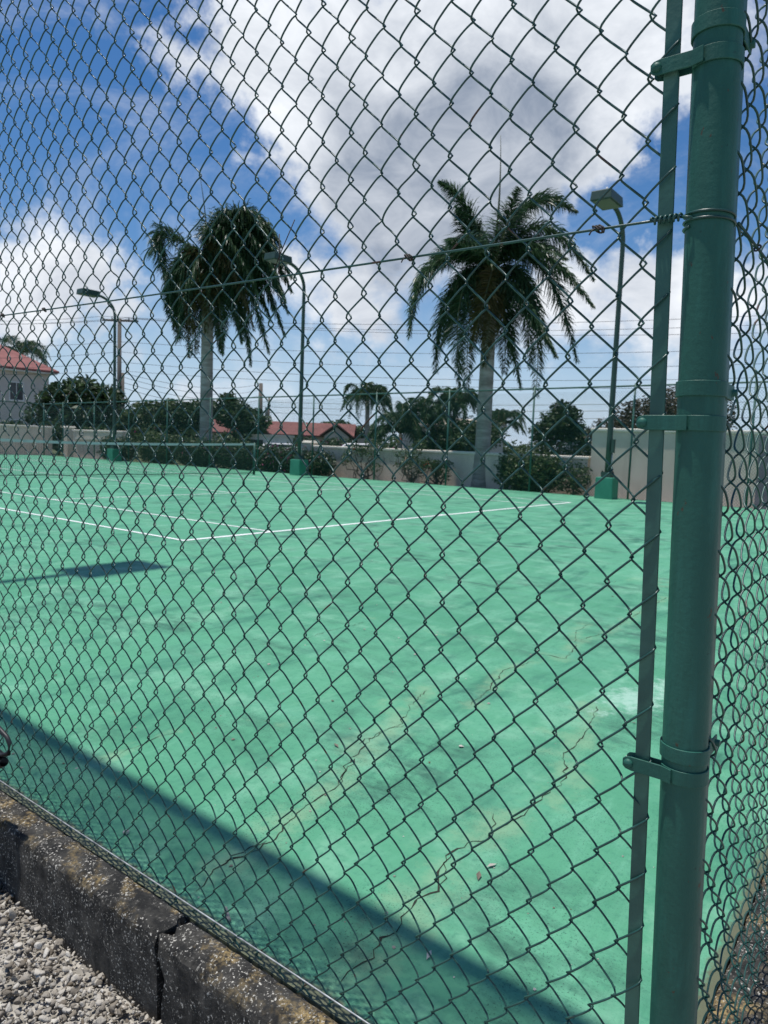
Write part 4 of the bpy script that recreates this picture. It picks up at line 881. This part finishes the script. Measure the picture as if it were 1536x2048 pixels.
def window(parent, c, nrm_axis, w, h, frame=.08):
    """c: centre in parent's frame; the pane faces -nrm"""
    a = frame
    def bx(lo, hi): return [(lo, hi)]
    mb = MB()
    x, y, z = c
    if nrm_axis == 'x':
        for yy0, yy1, z0, z1 in ((-w/2-a, w/2+a, h/2, h/2+a), (-w/2-a, w/2+a, -h/2-a*1.4, -h/2), (-w/2-a, -w/2, -h/2, h/2), (w/2, w/2+a, -h/2, h/2), (-.025, .025, -h/2, h/2)):
            mb.box((x-.07, y+yy0, z+z0), (x, y+yy1, z+z1))
        fr = mb.build('window', M['trim'], parent); MB().box((x-.03, y-w/2, z-h/2), (x-.004, y+w/2, z+h/2)).build('pane', M['glass'], fr)
    else:
        for xx0, xx1, z0, z1 in ((-w/2-a, w/2+a, h/2, h/2+a), (-w/2-a, w/2+a, -h/2-a*1.4, -h/2), (-w/2-a, -w/2, -h/2, h/2), (w/2, w/2+a, -h/2, h/2), (-.025, .025, -h/2, h/2)):
            mb.box((x+xx0, y-.07, z+z0), (x+xx1, y, z+z1))
        fr = mb.build('window', M['trim'], parent); MB().box((x-w/2, y-.03, z-h/2), (x+w/2, y-.004, z+h/2)).build('pane', M['glass'], fr)
# two-storey house at the left edge (its near corner stands at about 60 m)
ho = empty('house', (20.6, 57.0, -.2)); tag(ho, 'two-storey pale house with red hipped roof at the left edge', 'house')
HW, HDp, HH = 11.0, 9.0, 6.35
ho.rotation_euler.z = math.radians(-4)
MB().box((-HW/2, -HDp/2, 0), (HW/2, HDp/2, HH)).build('wall', M['housewall'], ho)
mb = MB(); hip_roof(mb, HW, HDp, HH+.12, 2.9, .6); rf = mb.build('roof', M['redroof'], ho)
MB().box((-HW/2-.5, -HDp/2-.5, HH-.16), (HW/2+.5, HDp/2+.5, HH-.05)).build('eaves', M['trim'], ho)
for x, z in ((2.9, 4.6), (-.6, 4.6), (2.9, 1.6), (-.6, 1.6)): window(ho, (x, -HDp/2-.003, z), 'y', 1.0, 1.35)
bal = MB(); bal.box((-3.6, -HDp/2-1.2, 3.0), (-.0, -HDp/2-.003, 3.16)); bo = bal.build('balcony', M['trim'], ho)
b2 = MB()
for i in range(19): b2.box((-3.55+i*.19, -HDp/2-1.17, 3.16), (-3.50+i*.19, -HDp/2-1.12, 4.0))
b2.box((-3.6, -HDp/2-1.2, 4.0), (0, -HDp/2-1.09, 4.09)); b2.build('railing', M['trim'], bo)
# long low building with two brown-red gables
lb = empty('house', (38.6, 36.2, -.2)); lb.rotation_euler.z = math.radians(0)
tag(lb, 'long low building with brown-red roofs and gables between the palms', 'house')
lb.rotation_euler.z = math.atan2(-.794, .607)
MB().box((-8.0, 0, 0), (4.6, 6, 2.0)).build('wall', M['housewall'], lb)
mb = MB(); gable_roof(mb, -8.0, 4.6, 0, 6, 2.02, 1.15, 'x', .4); mb.build('roof', M['brownroof'], lb)
MB().raw([(2.6, -1.6, 2.0), (4.6, -1.6, 2.0), (4.6, .5, 2.0), (2.6, .5, 2.0), (3.6, -1.6, 2.75), (3.6, 2.0, 2.75), (2.6, -1.6, 0), (4.6, -1.6, 0), (4.6, .5, 0), (2.6, .5, 0)], [(0, 4, 1), (0, 1, 7, 6), (1, 2, 8, 7), (3, 0, 6, 9)]).build('gable_wall', M['housewall'], lb)
mb = MB(); gable_roof(mb, 2.6, 4.6, -1.6, 3.0, 2.06, 1.0, 'y', .35); mb.build('roof', M['brownroof'], lb)
mb = MB(); gable_roof(mb, -4.6, -2.0, -1.3, 3.0, 1.95, .85, 'y', .35); mb.build('roof', M['brownroof'], lb)
MB().box((-4.4, -1.1, 0), (-2.2, -.003, 1.94)).build('wall', M['housewall'], lb)
mb = MB(); gable_roof(mb, 5.3, 7.0, -.5, 4, 1.95, .85, 'y', .3); mb.build('roof', M['brownroof'], lb)
MB().box((5.3, -.3, 0), (7.0, 4, 1.92)).build('wall', M['housewall'], lb)
for x in (-1.2, .6): window(lb, (x, -.003, 1.2), 'y', .9, .9)
# white flat-roofed outbuilding
wb = empty('outbuilding', (26.4, 27.0, -.2)); wb.rotation_euler.z = math.atan2(-.794, .607); tag(wb, 'plain white flat-topped outbuilding right of the left palm', 'building')
MB().box((-1.6, 0, 0), (1.5, 3, 1.68)).build('wall', M['trim'], wb); MB().box((-1.7, -.1, 1.682), (1.6, 3.1, 1.80)).build('roof', M['cream'], wb)
MB().box((-.9, -.03, .0), (.0, -.002, 1.45)).build('door', M['glass'], wb)
# distant pale house between thicket palms
ph = empty('house', (36.0, 21.0, -.2)); ph.rotation_euler.z = math.atan2(-.794, .607); tag(ph, 'pale grey house glimpsed between the thicket palms', 'house')
MB().box((-1.6, 0, 0), (5.2, 5, 2.9)).build('wall', M['housewall'], ph); mb = MB(); gable_roof(mb, -1.6, 5.2, 0, 5, 2.92, .6, 'x', .3); mb.build('roof', M['beige'], ph)
for x in (-.6, 1.2, 3.4): window(ph, (x, -.003, 1.7), 'y', .8, 1.0)
def car(loc, rz, label):
    o = empty('parked_car', loc); o.rotation_euler.z = rz; tag(o, label, 'car', 'white cars parked behind the wall')
    prof = [(-2.1, .35), (-2.12, .75), (-1.95, .95), (-1.35, 1.0), (-.85, 1.42), (.65, 1.45), (1.25, 1.05), (2.0, .92), (2.12, .65), (2.1, .35)]
    n = len(prof); v = [(x, -.82 if z < 1.1 else -.66, z) for x, z in prof]+[(x, .82 if z < 1.1 else .66, z) for x, z in prof]
    bevel(MB().raw(v, [tuple(range(n)), tuple(range(2*n-1, n-1, -1))]+[(i, n+i, n+(i+1) % n, (i+1) % n) for i in range(n)]).build('body', M['carpaint'], o), .05, 2)
    for s in (-1, 1):
        y = s*.80; MB().raw([(-1.15, y, 1.02), (1.05, y, 1.06), (.6, s*.70, 1.37), (-.80, s*.70, 1.36)], [(0, 1, 2, 3)]).build('window', M['glass'], o)
        for x in (-1.3, 1.35):
            w = MB(); w.tube([(x, s*.62, .31), (x, s*.85, .31)], .31, 18); wo = w.build('wheel', M['tyre'], o, True)
            MB().tube([(x, s*.83, .31), (x, s*.862, .31)], .19, 12).build('hub_cap', M['galv'], wo, True)
    for s in (-.6, .6): MB().box((-2.16, s-.17, .66), (-2.10, s+.17, .78)).build('headlight', M['trim'], o)
    return o
car((22.4, 15.6, -.2), math.atan2(-.794, .607), 'white car parked behind the low wall, left of the palm thicket')
car((23.6, 22.6, -.35), math.atan2(-.794, .607)+.2, 'white car half hidden by shrubs below the white outbuilding')

def utility_pole(base, h, label, arms=(), r=.13, lamp=False, drum=False):
    o = empty('utility_pole', base); tag(o, label, 'utility pole', 'utility poles')
    MB().tube([(0, 0, -.3), (0, 0, h)], [r*1.2, r*.85], 10).build('pole', M['wood'], o, True)
    for z, L, a in arms:
        d = np.array((math.cos(a), math.sin(a), 0)); v = d*L/2
        MB().tube([np.array((0, 0, z))-v+d*L*.05, np.array((0, 0, z))+v], .075, 6).build('crossarm', M['wood'], o)
        for s in (-.45, -.2, .25, .45): MB().tube([d*L*s+np.array((0, 0, z+.06)), d*L*s+np.array((0, 0, z+.26))], [.05, .03], 6).build('insulator', M['lens'], o)
    if lamp:
        MB().tube([(0, 0, h*.55), tuple(-RIGHT*1.2+UPV*h*.60), tuple(-RIGHT*2.2+UPV*h*.60)], .05, 6).build('lamp_arm', M['galv'], o)
    if drum: MB().tube([(0, .35, h*.62), (0, .35, h*.82)], .26, 12).build('transformer', M['galv'], o)
    return o
aR = math.atan2(-.794, .607)
utility_pole((24.05, 39.2, -.2), 9.5, 'tall wooden utility pole with crossarm beside the left floodlight', [(9.35, 2.6, aR)], .15)
utility_pole((26.4, 42.5, -.2), 6.1, 'short wooden utility pole just right of the tall one', [], .17, drum=True)
utility_pole((57.6, 61.0, -.2), 8.6, 'distant utility pole with street lamp arm above the long red roof', [], .28, lamp=True)
utility_pole((58.4, 60.3, -.2), 6.9, 'distant thin pole with a drum right of the street-lamp pole', [], .14, drum=True)
def cable(pts, sag, label, r=.013):
    P = []
    for a, b in zip(pts[:-1], pts[1:]):
        a = np.array(a, float); b = np.array(b, float); t = np.linspace(0, 1, 28)[:, None]; P.append(a+(b-a)*t-UPV*(4*sag*t*(1-t)))
    o = MB().tube(np.concatenate([P[0]]+[q[1:] for q in P[1:]]), r, 5).build('power_line', M['line'], None, True)
    tag(o, label, 'power line', 'overhead power lines'); return o
A = np.array((24.05, 39.2, 0)); ORD = ('topmost', 'second', 'third', 'fourth', 'fifth', 'sixth', 'lowest')
for i, (z0, z1, sg, du) in enumerate(((9.4, 9.9, .8, -1.1), (9.35, 9.5, .9, .5), (9.3, 8.9, .8, 1.0), (7.7, 8.1, .8, 0), (7.0, 7.3, .9, 0), (6.3, 6.5, .9, 0), (5.7, 5.8, .7, 0))):
    cable([(8.0, 62.0+du, z0*1.02), A+RIGHT*du+UPV*z0, (44.0+du*.4, -7.5, z1*.98)], sg, ORD[i]+' of the power lines running right from the tall wooden pole')
for i, (z0, z1, sg) in enumerate(((5.9, 8.3, .8), (5.6, 7.6, .9), (5.2, 6.9, .9), (4.8, 6.4, 1.0))):
    cable([(26.4, 42.5, z0), (57.6, 61.0, z1)], sg, ('topmost', 'second', 'third', 'lowest')[i]+' of the lines from the short pole to the street-lamp pole', .018)
for i, z in enumerate((5.3, 4.7, 4.0)): cable([(57.6, 61.0, z+.8), (62, -12, z+1.2)], .6, ('upper', 'middle', 'lower')[i]+' of three far power lines low behind the right-hand palm trunk', .02)

# ------------------------------------------------------------------ small things near the camera
bag = empty('black_bag', (-4.10, -4.445, .01)); tag(bag, 'black bag with a plastic handle loop resting on the kerb at the left edge', 'bag')
bm = bmesh.new(); bmesh.ops.create_icosphere(bm, subdivisions=4, radius=1.0)
for v in bm.verts:
    x, y, z = v.co; p = 4.0; k = (abs(x)**p+abs(y)**p+abs(z)**p)**(-1/p); v.co = Vector((x*k*.055, y*k*.115+.10, z*k*.15+.15)); v.co += Vector((.004*math.sin(z*30+y*9), .006*math.sin(z*26+x*40), .004*math.sin(y*35)))
me = bpy.data.meshes.new('bag_body'); bm.to_mesh(me); bm.free(); me.materials.append(M['black']); me.polygons.foreach_set('use_smooth', [True]*len(me.polygons)); link('bag_body', me, bag)
MB().tube([(.03, -.03, .30), (.035, -.085, .305), (.04, -.135, .285), (.04, -.150, .27), (.04, -.146, .238), (.035, -.11, .225), (.03, -.03, .225)], .0062, 8).build('handle', M['black'], bag, True)
MB().tube([(.03, -.02, .225), (.035, -.09, .205), (.036, -.125, .210), (.03, -.02, .16)], [.022, .024, .014, .02], 8).build('strap', M['black'], bag, True)
MB().tube([(.03, -.02, .16), (.02, -.055, .10), (.02, -.052, .03), (.02, -.03, .008)], .011, 8).build('strap', M['black'], bag, True)
stick = MB(); stick.tube([(-.028, 0, .006), (-.005, .001, .0065), (.022, .002, .006)], [.005, .0048, .0045], 8)
so = stick.build('cigarette_butt', plain('butt_paper', (0.28, 0.25, 0.22), (0.42, 0.39, 0.35), 0.9, 60), None, True, (-3.883, -5.315, 0)); so.rotation_euler.z = 1.0
tag(so, 'small grey stub lying on the court just inside the fence', 'litter')
def pebble(loc, s, label, seed):
    r = np.random.default_rng(seed); b = bmesh.new(); bmesh.ops.create_icosphere(b, subdivisions=2, radius=1)
    for v in b.verts: v.co = Vector((v.co.x*s, v.co.y*s*.8, (v.co.z*.7+.6)*s))*(1+r.normal(0, .06))
    me = bpy.data.meshes.new('pebble'); b.to_mesh(me); b.free(); me.materials.append(M['stone']); o = link('pebble', me, None, loc); tag(o, label, 'pebble'); return o
pebble((-3.835, -4.815, .0), .010, 'lone grey pebble in the mesh shadow on the court', 1)
mb = MB(); 
for k in range(280):
    s = rng.lognormal(math.log(.0023), .6); c = np.array((rng.uniform(-3.9, -1.2), rng.uniform(-6.2, -3.8), .0006+s*.3)); a = rng.uniform(0, 6.3)
    q = np.array([(math.cos(a+t)*s*rng.uniform(.7, 1.4), math.sin(a+t)*s*rng.uniform(.6, 1.2), rng.uniform(-.2, .3)*s) for t in (0, 1.3, 2.6, 3.9, 5.1)])+c
    mb.raw(np.concatenate([q, [c+np.array((0, 0, s*.5))]]), [(i, (i+1) % 5, 5) for i in range(5)])
for k in range(26):
    c = np.array((rng.uniform(-3.8, 1.5), rng.uniform(-6.1, -1.5), .004)); a = rng.uniform(0, 6.3); L_ = rng.uniform(.010, .022); w_ = L_*.35
    d = np.array((math.cos(a), math.sin(a), 0)); e = np.array((-math.sin(a), math.cos(a), 0))
    mb.raw([c-d*L_, c-e*w_+UPV*.003, c+d*L_+UPV*.002, c+e*w_+UPV*.004, c], [(0, 1, 4), (1, 2, 4), (2, 3, 4), (3, 0, 4)])
tag(mb.build('debris', M['bit']), 'scattered grit and leaf crumbs on the court', 'debris', kind='stuff')
